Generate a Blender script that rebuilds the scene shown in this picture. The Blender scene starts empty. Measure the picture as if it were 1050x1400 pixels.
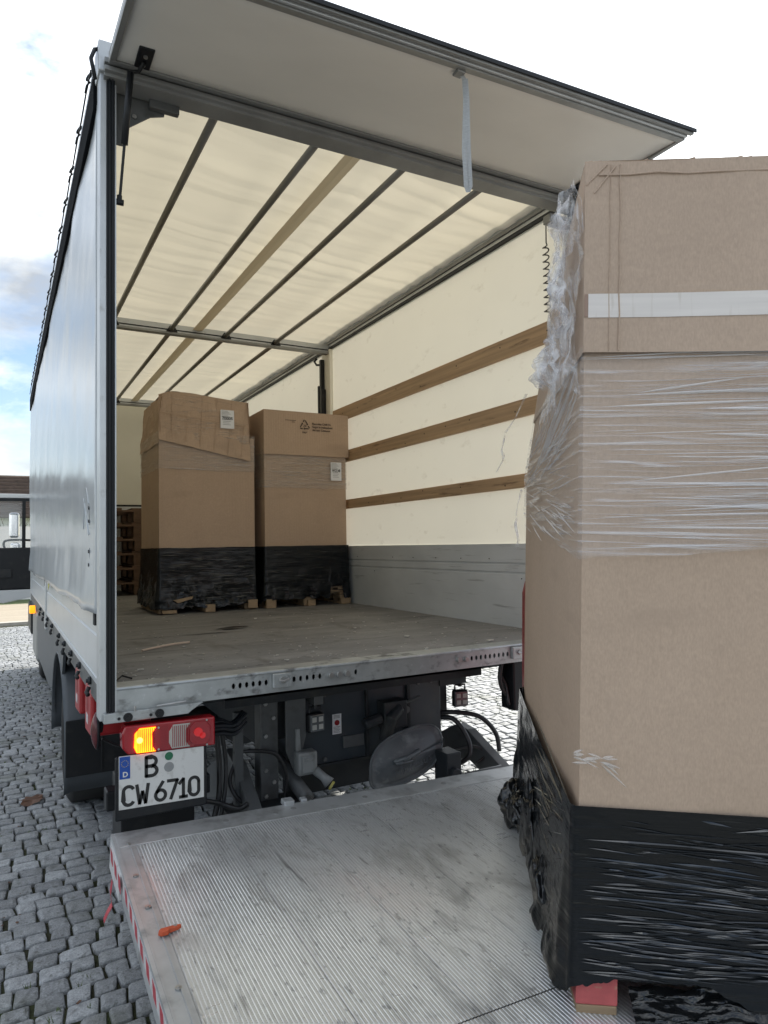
import bpy, bmesh, math, random
from math import sin, cos, pi, radians
from mathutils import Vector as V, Matrix, noise
random.seed(11)
rnd = random.Random(5)
sc = bpy.context.scene
COL = sc.collection

# ------------------------------------------------------------------ camera
YAW, PITCH, ROLL = 0.5056, 0.0458, -0.0180
F = V((sin(YAW)*cos(PITCH), cos(YAW)*cos(PITCH), sin(PITCH)))
R0 = V((cos(YAW), -sin(YAW), 0)); U0 = R0.cross(F)
CR = R0*cos(ROLL) + U0*sin(ROLL); CU = -R0*sin(ROLL) + U0*cos(ROLL)
CAMP = V((-0.3392, -2.8157, 1.68))
cd = bpy.data.cameras.new('camera'); cam = bpy.data.objects.new('camera', cd); COL.objects.link(cam)
cd.sensor_fit = 'VERTICAL'; cd.sensor_height = 36.0; cd.lens = 36*947.66/1400
cd.clip_start = 0.05; cd.clip_end = 2000
cam.matrix_world = Matrix(((CR.x, CU.x, -F.x, CAMP.x), (CR.y, CU.y, -F.y, CAMP.y), (CR.z, CU.z, -F.z, CAMP.z), (0, 0, 0, 1)))
sc.camera = cam
def project(p):
    d = V(p)-CAMP; z = d.dot(F)
    if z < 0.1: return None
    return 525+947.66*d.dot(CR)/z, 700-947.66*d.dot(CU)/z, z

# ------------------------------------------------------------------ world, sun, exposure
SUN_EL, SUN_AZ = radians(41), radians(50)          # azimuth from +Y towards +X
sd = V((sin(SUN_AZ)*cos(SUN_EL), cos(SUN_AZ)*cos(SUN_EL), sin(SUN_EL)))
w = bpy.data.worlds.new('World'); sc.world = w; w.use_nodes = True
nt = w.node_tree; nt.nodes.clear(); N = nt.nodes.new; L = nt.links.new
sky = N('ShaderNodeTexSky'); sky.sky_type = 'NISHITA'; sky.sun_disc = False
sky.sun_elevation = SUN_EL; sky.sun_rotation = SUN_AZ; sky.air_density = 1.0; sky.dust_density = 0.4; sky.ozone_density = 1.0
b1 = N('ShaderNodeBackground'); b1.inputs[1].default_value = 0.05; L(sky.outputs[0], b1.inputs[0])
tc = N('ShaderNodeTexCoord')
mp = N('ShaderNodeMapping'); mp.inputs['Scale'].default_value = (1.0, 1.0, 2.3); mp.inputs['Location'].default_value = (0.36, 0.13, 0.21)
L(tc.outputs['Generated'], mp.inputs[0])
n1 = N('ShaderNodeTexNoise'); n1.inputs['Scale'].default_value = 2.3; n1.inputs['Detail'].default_value = 9; n1.inputs['Roughness'].default_value = 0.58; n1.inputs['Distortion'].default_value = 0.35
L(mp.outputs[0], n1.inputs['Vector'])
dp = N('ShaderNodeVectorMath'); dp.operation = 'DOT_PRODUCT'; dp.inputs[1].default_value = sd
L(tc.outputs['Generated'], dp.inputs[0])
glow = N('ShaderNodeMapRange'); glow.inputs[1].default_value = 0.78; glow.inputs[2].default_value = 1.0; glow.inputs[3].default_value = 0.0; glow.inputs[4].default_value = 1.0
L(dp.outputs['Value'], glow.inputs[0])
ad = N('ShaderNodeMath'); ad.operation = 'MULTIPLY_ADD'; ad.inputs[1].default_value = 0.16; L(glow.outputs[0], ad.inputs[0]); L(n1.outputs[0], ad.inputs[2])
cr = N('ShaderNodeValToRGB'); cr.color_ramp.elements[0].position = 0.43; cr.color_ramp.elements[1].position = 0.58
L(ad.outputs[0], cr.inputs[0])
n2 = N('ShaderNodeTexNoise'); n2.inputs['Scale'].default_value = 3.4; n2.inputs['Detail'].default_value = 8; L(mp.outputs[0], n2.inputs['Vector'])
sh = N('ShaderNodeMapRange'); sh.inputs[1].default_value = 0.36; sh.inputs[2].default_value = 0.66; sh.inputs[3].default_value = 0.20; sh.inputs[4].default_value = 0.80
L(n2.outputs[0], sh.inputs[0])
br = N('ShaderNodeMath'); br.operation = 'MULTIPLY_ADD'; br.inputs[1].default_value = 0.45; L(glow.outputs[0], br.inputs[0]); L(sh.outputs[0], br.inputs[2])
b2 = N('ShaderNodeBackground'); b2.inputs[0].default_value = (0.93, 0.97, 1.0, 1); L(br.outputs[0], b2.inputs[1])
mx = N('ShaderNodeMixShader'); L(cr.outputs[0], mx.inputs[0]); L(b1.outputs[0], mx.inputs[1]); L(b2.outputs[0], mx.inputs[2])
wo = N('ShaderNodeOutputWorld'); L(mx.outputs[0], wo.inputs[0])
sl = bpy.data.lights.new('sun', 'SUN'); sl.energy = 2.0; sl.angle = radians(0.55); sl.color = (1.0, 0.95, 0.87)
so = bpy.data.objects.new('sun', sl); COL.objects.link(so)
so.rotation_euler = sd.to_track_quat('Z', 'Y').to_euler(); so.location = (20, 12, 25)
vs = sc.view_settings; vs.view_transform = 'Standard'; vs.look = 'None'; vs.gamma = 1; vs.exposure = 1.72
vs.use_curve_mapping = False
sc.cycles.use_denoising = True; sc.cycles.max_bounces = 10; sc.cycles.transparent_max_bounces = 16
sc.cycles.caustics_reflective = False; sc.cycles.caustics_refractive = False; sc.cycles.sample_clamp_indirect = 6

# ------------------------------------------------------------------ helpers
class MB:
    def __init__(s): s.v = []; s.f = []; s.att = []
    def add(s, vs, fs):
        o = len(s.v); s.v += [tuple(p) for p in vs]; s.f += [tuple(i+o for i in f) for f in fs]; return s
    def box(s, a, b, fr=None):
        x0, y0, z0 = a; x1, y1, z1 = b
        p = [(x0, y0, z0), (x1, y0, z0), (x1, y1, z0), (x0, y1, z0), (x0, y0, z1), (x1, y0, z1), (x1, y1, z1), (x0, y1, z1)]
        if fr: p = [fr(V(q)) for q in p]
        return s.add(p, [(0, 3, 2, 1), (4, 5, 6, 7), (0, 1, 5, 4), (1, 2, 6, 5), (2, 3, 7, 6), (3, 0, 4, 7)])
    def prism(s, poly, axis, a, b):       # poly in the two other axes (cyclic order)
        def P(q, t):
            return {0: (t, q[0], q[1]), 1: (q[0], t, q[1]), 2: (q[0], q[1], t)}[axis]
        n = len(poly); vs = [P(q, a) for q in poly] + [P(q, b) for q in poly]
        fs = [tuple(range(n)), tuple(range(2*n-1, n-1, -1))] + [(i, i+n, (i+1) % n+n, (i+1) % n) for i in range(n)]
        return s.add(vs, fs)
    def tube(s, pts, r, k=8, cap=True):
        pts = [V(p) for p in pts]; rs = r if isinstance(r, (list, tuple)) else [r]*len(pts)
        vs = []; fs = []; up = None
        for i, p in enumerate(pts):
            t = (pts[min(i+1, len(pts)-1)]-pts[max(i-1, 0)]).normalized()
            if up is None: up = V((0, 0, 1)) if abs(t.z) < 0.9 else V((1, 0, 0))
            a = t.cross(up).normalized(); up = a.cross(t).normalized()
            for j in range(k):
                q = 2*pi*j/k; vs.append(p+(a*cos(q)+up*sin(q))*rs[i])
        for i in range(len(pts)-1):
            for j in range(k): fs.append((i*k+j, i*k+(j+1) % k, (i+1)*k+(j+1) % k, (i+1)*k+j))
        if cap: fs += [tuple(range(k-1, -1, -1)), tuple(range((len(pts)-1)*k, len(pts)*k))]
        return s.add(vs, fs)
    def cyl(s, c, axis, r, h, k=16):
        c = V(c); a = V(axis).normalized(); return s.tube([c-a*h/2, c+a*h/2], r, k)
    def grid(s, fn, nu, nv):
        vs = [fn(i/nu, j/nv) for j in range(nv+1) for i in range(nu+1)]
        fs = [(j*(nu+1)+i, j*(nu+1)+i+1, (j+1)*(nu+1)+i+1, (j+1)*(nu+1)+i) for j in range(nv) for i in range(nu)]
        return s.add(vs, fs)
    def build(s, name, mat, parent=None, smooth=False, bevel=0, solid=0, recalc=True, **props):
        me = bpy.data.meshes.new(name); me.from_pydata(s.v, [], s.f)
        if recalc:
            bm = bmesh.new(); bm.from_mesh(me); bmesh.ops.recalc_face_normals(bm, faces=bm.faces); bm.to_mesh(me); bm.free()
        if smooth: me.polygons.foreach_set('use_smooth', [True]*len(me.polygons))
        me.materials.append(mat)
        if s.att:
            a = me.attributes.new('rnd', 'FLOAT', 'FACE'); a.data.foreach_set('value', s.att)
        o = bpy.data.objects.new(name, me); COL.objects.link(o)
        if parent: o.parent = parent
        if solid:
            m = o.modifiers.new('thickness', 'SOLIDIFY'); m.thickness = solid; m.offset = 0
        if bevel:
            m = o.modifiers.new('bevel', 'BEVEL'); m.width = bevel; m.segments = 2; m.limit_method = 'ANGLE'; m.angle_limit = radians(40)
        for k, x in props.items(): o[k] = x
        return o
def thing(name, label, cat, loc=(0, 0, 0), group=None, mw=None):
    o = bpy.data.objects.new(name, None); COL.objects.link(o); o.empty_display_size = 0.1
    if mw is not None: o.matrix_world = mw
    else: o.location = loc
    tag(o, label, cat, group); return o
def tag(o, label, cat, group=None):
    o['label'] = label; o['category'] = cat
    if group: o['group'] = group
    return o
def dup(o, parent=None, loc=None):
    c = o.copy(); COL.objects.link(c)
    if parent: c.parent = parent
    if loc is not None: c.location = loc
    return c
def fbm(x, y, z=0.0, o=4): return noise.fractal(V((x, y, z)), 0.9, 2.1, o, noise_basis='PERLIN_ORIGINAL')

def text_mesh(txt, size, off=0.0, ext=0.0006):
    cu = bpy.data.curves.new('txt', 'FONT'); cu.body = txt; cu.size = size; cu.offset = off; cu.extrude = ext
    cu.align_x = 'LEFT'; cu.resolution_u = 3
    o = bpy.data.objects.new('txt', cu); COL.objects.link(o)
    dg = bpy.context.evaluated_depsgraph_get()
    me = bpy.data.meshes.new_from_object(o.evaluated_get(dg)); bpy.data.objects.remove(o); bpy.data.curves.remove(cu)
    return me
def text(name, txt, size, mat, parent, origin, ax, ay, width=None, off=0.0, center=False, **props):
    me = text_mesh(txt, size, off); me.name = name; me.materials.clear(); me.materials.append(mat)
    xs = [v.co.x for v in me.vertices]; x0, x1 = min(xs), max(xs)
    sx = (width/(x1-x0)) if width else 1
    ax = V(ax).normalized(); ay = V(ay).normalized(); az = ax.cross(ay)
    for v in me.vertices:
        x = (v.co.x-x0)*sx - ((x1-x0)*sx/2 if center else 0)
        v.co = V(origin)+ax*x+ay*v.co.y+az*v.co.z
    o = bpy.data.objects.new(name, me); COL.objects.link(o); o.parent = parent
    for k, x in props.items(): o[k] = x
    return o

# ------------------------------------------------------------------ materials
def srgb(r, g, b): return tuple(((c/255)/12.92 if c/255 < 0.04045 else ((c/255+0.055)/1.055)**2.4) for c in (r, g, b))
class Mat:
    def __init__(s, name, col, rough=0.5, metal=0.0, spec=0.5):
        s.m = bpy.data.materials.new(name); s.m.use_nodes = True; s.t = s.m.node_tree
        s.p = s.t.nodes['Principled BSDF']; s.out = s.t.nodes['Material Output']
        s.p.inputs['Roughness'].default_value = rough; s.p.inputs['Metallic'].default_value = metal; s.p.inputs['Specular IOR Level'].default_value = spec
        s.tc = s.n('ShaderNodeTexCoord'); s.c = s.n('ShaderNodeRGB'); s.c.outputs[0].default_value = (*col, 1); s.cs = s.c.outputs[0]; s.r0 = rough; s.rs = None; s.h = None
        s.fin()
    def n(s, t): return s.t.nodes.new(t)
    def l(s, a, b): s.t.links.new(a, b)
    def fin(s): s.l(s.cs, s.p.inputs['Base Color']); return s
    def noise(s, scale, detail=4, rough=0.55, dist=0.0, loc=(0, 0, 0), rot=(0, 0, 0)):
        sv = scale if isinstance(scale, (tuple, list)) else (scale,)*3
        m = s.n('ShaderNodeMapping'); m.inputs['Scale'].default_value = sv; m.inputs['Location'].default_value = loc; m.inputs['Rotation'].default_value = rot
        s.l(s.tc.outputs['Object'], m.inputs[0])
        x = s.n('ShaderNodeTexNoise'); x.inputs['Scale'].default_value = 1; x.inputs['Detail'].default_value = detail; x.inputs['Roughness'].default_value = rough; x.inputs['Distortion'].default_value = dist
        s.l(m.outputs[0], x.inputs['Vector']); return x.outputs[0]
    def ramp(s, src, a, b, lo=0.0, hi=1.0):
        r = s.n('ShaderNodeMapRange'); r.inputs[1].default_value = a; r.inputs[2].default_value = b; r.inputs[3].default_value = lo; r.inputs[4].default_value = hi
        s.l(src, r.inputs[0]); return r.outputs[0]
    def mul(s, a, b, op='MULTIPLY'):
        r = s.n('ShaderNodeMath'); r.operation = op
        for k, q in enumerate((a, b)):
            if isinstance(q, (int, float)): r.inputs[k].default_value = q
            else: s.l(q, r.inputs[k])
        return r.outputs[0]
    def mix(s, fac, col):
        x = s.n('ShaderNodeMix'); x.data_type = 'RGBA'
        if isinstance(fac, (int, float)): x.inputs[0].default_value = fac
        else: s.l(fac, x.inputs[0])
        s.l(s.cs, x.inputs[6])
        if isinstance(col, tuple): x.inputs[7].default_value = (*col, 1)
        else: s.l(col, x.inputs[7])
        s.cs = x.outputs[2]; return s.fin()
    def vary(s, scale, amt=0.2, **k):                     # brightness variation of the thing itself
        f = s.ramp(s.noise(scale, **k), 0.3, 0.7, 1-amt, 1+amt)
        x = s.n('ShaderNodeVectorMath'); x.operation = 'SCALE'; s.l(s.cs, x.inputs[0]); s.l(f, x.inputs[3]); s.cs = x.outputs[0]; return s.fin()
    def scalecol(s, f):
        x = s.n('ShaderNodeVectorMath'); x.operation = 'SCALE'; s.l(s.cs, x.inputs[0]); s.l(f, x.inputs[3]); s.cs = x.outputs[0]; return s.fin()
    def dirt(s, col, scale, a=0.5, b=0.65, amt=1.0, rough=None, **k):
        f = s.ramp(s.noise(scale, **k), a, b, 0, amt); s.mix(f, col)
        if rough is not None: s.rvar(f, rough)
        return s
    def rvar(s, f, rough):
        x = s.n('ShaderNodeMix'); s.l(f, x.inputs[0])
        if s.rs is None: x.inputs[2].default_value = s.r0
        else: s.l(s.rs, x.inputs[2])
        x.inputs[3].default_value = rough; s.rs = x.outputs[0]; s.l(s.rs, s.p.inputs['Roughness']); return s
    def bump(s, src, dist=0.002, strength=1.0):
        b = s.n('ShaderNodeBump'); b.inputs['Strength'].default_value = strength; b.inputs['Distance'].default_value = dist
        s.l(src, b.inputs['Height'])
        if s.h is not None: s.l(s.h, b.inputs['Normal'])
        s.h = b.outputs[0]; s.l(s.h, s.p.inputs['Normal']); return s
    def emit(s, col, st): s.p.inputs['Emission Color'].default_value = (*col, 1); s.p.inputs['Emission Strength'].default_value = st; return s
    def translucent(s, fac, col):
        t = s.n('ShaderNodeBsdfTranslucent'); t.inputs[0].default_value = (*col, 1)
        m = s.n('ShaderNodeMixShader'); m.inputs[0].default_value = fac
        if s.h is not None: s.l(s.h, t.inputs['Normal'])
        s.l(s.p.outputs[0], m.inputs[1]); s.l(t.outputs[0], m.inputs[2]); s.l(m.outputs[0], s.out.inputs[0]); return s
    def alpha(s, src):
        if isinstance(src, float): s.p.inputs['Alpha'].default_value = src
        else: s.l(src, s.p.inputs['Alpha'])
        return s
X = {}
def mk(key, *a, **k): X[key] = Mat(key, *a, **k); return X[key]
mk('tarp_grey', (0.455, 0.485, 0.505), 0.22, spec=0.45).vary((0.7, 0.7, 0.5), 0.06).dirt((0.36, 0.37, 0.37), (3, 1.2, 2.2), 0.56, 0.8, 0.35)
X['tarp_grey'].bump(X['tarp_grey'].noise((1, 0.55, 0.5), 3), 0.06, 0.4).bump(X['tarp_grey'].noise((3, 3.2, 1.2), 2), 0.012, 0.5)
mk('tarp_cream', (0.74, 0.69, 0.55), 0.6, spec=0.25).vary((1.2, 2.5, 1), 0.05).translucent(0.20, (0.93, 0.85, 0.66))
mk('curtain_cream', (0.80, 0.775, 0.69), 0.5, spec=0.3).vary((2, 1.0, 1.5), 0.04).dirt((0.45, 0.40, 0.30), (7, 7, 12), 0.62, 0.78, 0.55)
X['curtain_cream'].bump(X['curtain_cream'].noise((2, 2, 3), 2), 0.01, 0.3).translucent(0.18, (0.9, 0.85, 0.71))
mk('curtain_back', (0.78, 0.755, 0.66), 0.55, spec=0.3).vary(2, 0.04)
mk('alu', (0.52, 0.54, 0.55), 0.42, 0.55).vary((4, 4, 4), 0.1).dirt((0.22, 0.21, 0.19), 14, 0.6, 0.75, 0.5)
mk('alu_dark', (0.26, 0.265, 0.26), 0.45, 0.4).vary(6, 0.12)
mk('board_alu', (0.55, 0.57, 0.58), 0.33, 0.25).vary((1, 2, 2), 0.05).dirt((0.33, 0.32, 0.30), (3, 3, 6), 0.58, 0.8, 0.35)
mk('board_in', (0.56, 0.58, 0.59), 0.5, 0.12).vary((1, 2, 4), 0.08).dirt((0.10, 0.10, 0.10), (2, 2.4, 42), 0.62, 0.72, 0.5).dirt((0.55, 0.56, 0.56), (2, 3, 60), 0.63, 0.75, 0.3)
mk('rubber', (0.012, 0.014, 0.017), 0.5, spec=0.3).dirt((0.05, 0.05, 0.05), (30, 30, 2), 0.55, 0.8, 0.4)
mk('seal_black', (0.007, 0.008, 0.010), 0.85, spec=0.05)
mk('black', (0.010, 0.011, 0.013), 0.42, spec=0.35).dirt((0.045, 0.044, 0.04), 9, 0.55, 0.8, 0.5)
mk('black_matt', (0.02, 0.021, 0.022), 0.75).dirt((0.075, 0.07, 0.06), 7, 0.5, 0.8, 0.5)
mk('chassis', (0.022, 0.026, 0.030), 0.5, spec=0.35).dirt((0.075, 0.07, 0.06), 6, 0.5, 0.75, 0.55).dirt((0.02, 0.02, 0.02), 15, 0.58, 0.7, 0.6)
mk('lift_grey', (0.10, 0.105, 0.107), 0.5, 0.1).vary(5, 0.15).dirt((0.05, 0.048, 0.044), 9, 0.55, 0.7, 0.6)
mk('skirt', (0.075, 0.085, 0.095), 0.5).vary(4, 0.1).dirt((0.2, 0.19, 0.17), (3, 3, 8), 0.6, 0.8, 0.3)
g = mk('galva', (0.40, 0.42, 0.42), 0.42, 0.6).vary(9, 0.18).dirt((0.10, 0.095, 0.085), (11, 11, 16), 0.55, 0.68, 0.75, rough=0.8).dirt((0.55, 0.57, 0.58), 38, 0.6, 0.68, 0.5)
g.bump(g.noise(60), 0.001, 0.4)
g = mk('bed_ply', (0.190, 0.187, 0.182), 0.62, spec=0.35).vary((1.5, 3, 1), 0.18).dirt((0.32, 0.31, 0.295), (2.2, 7, 3), 0.48, 0.72, 0.55).dirt((0.05, 0.043, 0.036), (5, 2, 3), 0.6, 0.74, 0.5).dirt((0.36, 0.345, 0.32), (30, 60, 30), 0.63, 0.72, 0.65).dirt((0.06, 0.058, 0.055), (1.2, 26, 3), 0.60, 0.68, 0.6).dirt((0.05, 0.048, 0.045), (18, 18, 18), 0.62, 0.70, 0.6)
g.bump(g.noise((40, 90, 40)), 0.0015, 0.5)
g = mk('lift_alu', (0.66, 0.675, 0.68), 0.31, 0.62).vary((1.2, 1.2, 1), 0.12).dirt((0.13, 0.128, 0.125), (7, 3.2, 3), 0.51, 0.72, 0.52, rough=0.55, detail=8, dist=0.8).dirt((0.80, 0.81, 0.82), (220, 2.5, 60), 0.60, 0.70, 0.5, rough=0.25).dirt((0.10, 0.10, 0.10), (30, 3.0, 20), 0.63, 0.72, 0.6, dist=1.5).dirt((0.85, 0.86, 0.87), (9, 34, 20), 0.66, 0.71, 0.6, rough=0.22, rot=(0, 0, .5)).dirt((0.10, 0.10, 0.10), (70, 26, 40), 0.60, 0.72, 0.55, rough=0.7).dirt((0.16, 0.155, 0.15), (160, 8, 50), 0.55, 0.75, 0.5)
g.bump(g.noise(90), 0.0006, 0.4)
mk('lift_rim', (0.47, 0.485, 0.49), 0.45, 0.55).vary(8, 0.12).dirt((0.15, 0.145, 0.14), (9, 9, 9), 0.52, 0.7, 0.6, rough=0.65)
mk('steel', (0.42, 0.42, 0.41), 0.35, 0.8).vary(30, 0.15)
g = mk('slat_wood', (0.43, 0.285, 0.165), 0.55).vary((40, 1.2, 40), 0.22).dirt((0.10, 0.055, 0.028), (60, 3.5, 30), 0.60, 0.70, 0.6).dirt((0.44, 0.31, 0.18), (20, 0.8, 14), 0.56, 0.75, 0.45)
g = mk('pallet_wood', (0.33, 0.235, 0.145), 0.75).vary((6, 30, 30), 0.22).dirt((0.13, 0.095, 0.06), 7, 0.55, 0.7, 0.5)
mk('pallet_old', (0.15, 0.092, 0.06), 0.8).vary((4, 20, 20), 0.3)
mk('pallet_pink', (0.52, 0.115, 0.115), 0.7).vary(20, 0.15).dirt((0.42, 0.30, 0.20), (22, 22, 40), 0.62, 0.72, 0.8)
def cardboard(key, col):
    g = mk(key, col, 0.78, spec=0.2).vary((1.3, 1.3, 0.8), 0.06).vary((70, 70, 70), 0.035).vary((260, 260, 90), 0.07)
    wv = g.n('ShaderNodeTexWave'); wv.bands_direction = 'DIAGONAL'; wv.inputs['Scale'].default_value = 28; wv.inputs['Distortion'].default_value = 0.4
    m = g.n('ShaderNodeMapping'); m.inputs['Scale'].default_value = (1, 1, 0.0); g.l(g.tc.outputs['Object'], m.inputs[0]); g.l(m.outputs[0], wv.inputs['Vector'])
    g.dirt(tuple(c*.80 for c in col), (2.2, 2.2, 9), 0.58, 0.75, 0.4).dirt(tuple(min(1, c*1.15) for c in col), (5, 5, 30), 0.62, 0.72, 0.35).bump(wv.outputs['Fac'], 0.0008, 0.38).bump(g.noise((3, 3, 3), 3), 0.012, 0.35)
    return g
cardboard('carton', (0.465, 0.353, 0.268)); cardboard('carton_lid', (0.475, 0.365, 0.285)); cardboard('carton_in', (0.46, 0.332, 0.236))
def film(key, col, rough, clear, blo, bhi, hs=1.0):
    g = mk(key, col, rough, spec=0.55 if clear else 0.28)
    a = g.noise((2.0, 2.0, 85), 3, dist=0.5, rot=(0.03, 0.02, 0)); b = g.noise((3.0, 3.0, 60), 3, dist=0.8, rot=(-0.06, -0.07, 0), loc=(3, 1, 2))
    c = g.noise((4, 4, 240), 2, dist=0.3)
    big = g.noise((1.6, 1.6, 4), 3)
    h = g.mul(g.mul(g.ramp(a, 0.42, 0.62), g.ramp(b, 0.4, 0.65), 'ADD'), g.mul(c, 0.5), 'ADD')
    g.bump(g.noise((3, 3, 9), 3), 0.02, 0.5).bump(h, 0.0045*hs, 0.6 if clear else 0.14)
    if clear:
        al = g.mul(g.mul(g.ramp(a, 0.53, 0.74), g.ramp(b, 0.54, 0.72), 'MAXIMUM'), g.ramp(big, 0.35, 0.65, 0.30, 1.0))
        g.alpha(g.ramp(al, 0, 1, blo, bhi))
    return g
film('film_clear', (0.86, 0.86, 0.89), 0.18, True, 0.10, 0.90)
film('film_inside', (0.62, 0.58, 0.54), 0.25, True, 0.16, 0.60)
mk('film_fold', (0.88, 0.88, 0.90), 0.18, spec=0.7).alpha(0.55)
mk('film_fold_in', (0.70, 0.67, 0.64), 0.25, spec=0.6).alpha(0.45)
mk('film_black_fold', (0.028, 0.031, 0.034), 0.14, spec=0.9)
film('film_black', (0.006, 0.0075, 0.009), 0.16, False, 0, 0)
g = mk('film_loose', (0.90, 0.905, 0.95), 0.12, spec=0.8); g.bump(g.noise(26, 4, dist=1.2), 0.02, 0.9)
g.alpha(g.ramp(g.noise((16, 16, 9), 4, dist=1.5), 0.42, 0.64, 0.12, 0.72)).translucent(0.35, (0.9, 0.9, 0.95)) if 0 else g.alpha(g.ramp(g.noise((16, 16, 9), 4, dist=1.5), 0.42, 0.66, 0.06, 0.62))
g = mk('film_black_loose', (0.008, 0.009, 0.010), 0.17, spec=0.6); g.bump(g.noise(17, 3, dist=0.8), 0.012, 0.5)
mk('tape_white', (0.70, 0.655, 0.62), 0.4).vary((3, 3, 60), 0.06).dirt((0.52, 0.46, 0.40), (60, 60, 6), 0.58, 0.7, 0.5)
mk('tape_roof', (0.60, 0.53, 0.40), 0.5).vary((30, 2, 4), 0.08).translucent(0.28, (0.62, 0.54, 0.40))
mk('paper', (0.74, 0.74, 0.75), 0.5)
mk('paper_dust', (0.42, 0.40, 0.36), 0.8).vary(30, 0.4)
mk('ink', (0.018, 0.018, 0.018), 0.6)
mk('ink_brown', (0.045, 0.03, 0.02), 0.7)
mk('ink_grey', (0.30, 0.30, 0.30), 0.6)
mk('plate_white', (0.66, 0.66, 0.64), 0.4).dirt((0.30, 0.28, 0.25), (30, 30, 30), 0.55, 0.75, 0.5)
mk('plate_blue', (0.01, 0.07, 0.34), 0.4)
mk('seal_green', (0.02, 0.14, 0.07), 0.5); mk('seal_grey', (0.28, 0.29, 0.29), 0.5)
mk('red_plastic', (0.36, 0.018, 0.022), 0.38).vary(6, 0.12).dirt((0.16, 0.02, 0.02), 9, 0.58, 0.75, 0.5)
mk('red_paint', (0.27, 0.011, 0.014), 0.4)
mk('red_lens', (0.30, 0.008, 0.014), 0.12).dirt((0.18, 0.02, 0.02), 12, 0.5, 0.75, 0.5)
mk('reflector', (0.10, 0.022, 0.026), 0.2).vary(30, 0.3)
mk('red_lens_dark', (0.42, 0.01, 0.014), 0.15).emit((1, 0.03, 0.03), 0.07)
mk('amber_lit', (0.8, 0.28, 0.01), 0.2)
g = X['amber_lit']; e = g.ramp(g.noise((9, 9, 14), 2), 0.35, 0.65, 0.9, 2.3); g.p.inputs['Emission Color'].default_value = (1, 0.14, 0.003, 1); g.l(e, g.p.inputs['Emission Strength'])
mk('bulb', (1, 0.6, 0.1), 0.2).emit((1, 0.5, 0.04), 2.6)
mk('amber_marker', (0.8, 0.3, 0.01), 0.2).emit((1, 0.33, 0.01), 0.5)
mk('reverse_lens', (0.40, 0.385, 0.35), 0.2).vary((90, 4, 4), 0.10)
mk('lamp_glass', (0.16, 0.17, 0.175), 0.12, 0.3); mk('led', (0.45, 0.45, 0.42), 0.2)
mk('webbing', (0.37, 0.385, 0.395), 0.7).vary((60, 60, 300), 0.15)
mk('cap_orange', (0.50, 0.085, 0.03), 0.55).vary(30, 0.15)
mk('stripe_red', (0.42, 0.03, 0.05), 0.4); mk('stripe_white', (0.60, 0.60, 0.60), 0.4).dirt((0.25, 0.24, 0.22), 30, 0.5, 0.75, 0.6)
mk('flap_under', (0.74, 0.72, 0.67), 0.42, spec=0.3).vary((1.2, 1.8, 1), 0.07)
mk('roof_tube', (0.19, 0.18, 0.155), 0.38, 0.45).vary(6, 0.1)
mk('beige', (0.55, 0.42, 0.32), 0.6)
mk('cab_white', (0.60, 0.61, 0.61), 0.3); mk('chrome', (0.75, 0.76, 0.78), 0.12, 0.9).vary(8, 0.2)
g = mk('glass', (0.8, 0.85, 0.86), 0.03); g.alpha(0.12)
mk('tyre', (0.018, 0.018, 0.018), 0.8)
mk('leaf', (0.13, 0.062, 0.035), 0.7).vary(40, 0.3)
mk('plastic_grey', (0.24, 0.25, 0.25), 0.45).dirt((0.08, 0.08, 0.075), 14, 0.52, 0.7, 0.6)
mk('hose', (0.02, 0.02, 0.021), 0.42)
mk('guard_plastic', (0.095, 0.105, 0.112), 0.42).vary(8, 0.2).dirt((0.27, 0.28, 0.28), (9, 9, 13), 0.54, 0.70, 0.7)
g = mk('soil', (0.042, 0.043, 0.026), 0.95, spec=0.2).vary(8, 0.3).dirt((0.055, 0.075, 0.025), 2.4, 0.5, 0.65, 0.8).dirt((0.02, 0.017, 0.013), 40, 0.5, 0.7, 0.7)
g.bump(g.noise(70), 0.006, 1.0)
g = mk('granite', (0.290, 0.298, 0.305), 0.62, spec=0.4)
at = g.n('ShaderNodeAttribute'); at.attribute_name = 'rnd'
g.scalecol(g.ramp(at.outputs['Fac'], 0, 1, 0.68, 1.28)); g.vary(150, 0.30).vary(22, 0.18).dirt((0.10, 0.10, 0.085), 5, 0.56, 0.74, 0.55).dirt((0.085, 0.09, 0.04), (2.2, 2.2, 2.2), 0.52, 0.75, 0.55).dirt((0.06, 0.06, 0.05), 34, 0.58, 0.68, 0.55).dirt((0.42, 0.42, 0.42), 300, 0.66, 0.7, 0.5)
g.bump(g.noise(45, 5), 0.006, 0.8).bump(g.noise(220), 0.0015, 0.5)
g = mk('far_setts', (0.2, 0.2, 0.2), 0.75, spec=0.3)
bk = g.n('ShaderNodeTexBrick'); bk.inputs['Scale'].default_value = 1.0; bk.inputs['Brick Width'].default_value = 0.108; bk.inputs['Row Height'].default_value = 0.098; bk.inputs['Mortar Size'].default_value = 0.009
bk.inputs['Color1'].default_value = (0.16, 0.163, 0.162, 1); bk.inputs['Color2'].default_value = (0.29, 0.29, 0.285, 1); bk.inputs['Mortar'].default_value = (0.045, 0.048, 0.028, 1)
g.l(g.tc.outputs['Object'], bk.inputs['Vector']); g.cs = bk.outputs['Color']; g.fin(); g.vary(20, 0.2).dirt((0.085, 0.09, 0.04), 2.2, 0.52, 0.75, 0.5); g.bump(g.mul(1.0, bk.outputs['Fac'], 'SUBTRACT'), 0.01, 0.7)
mk('road', (0.34, 0.29, 0.22), 0.9).vary((0.4, 2, 1), 0.1).vary(30, 0.15)
mk('kerb_stone', (0.40, 0.37, 0.32), 0.8).vary(10, 0.15)
mk('grass_mat', (0.07, 0.10, 0.03), 0.9).vary(3, 0.35)
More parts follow.
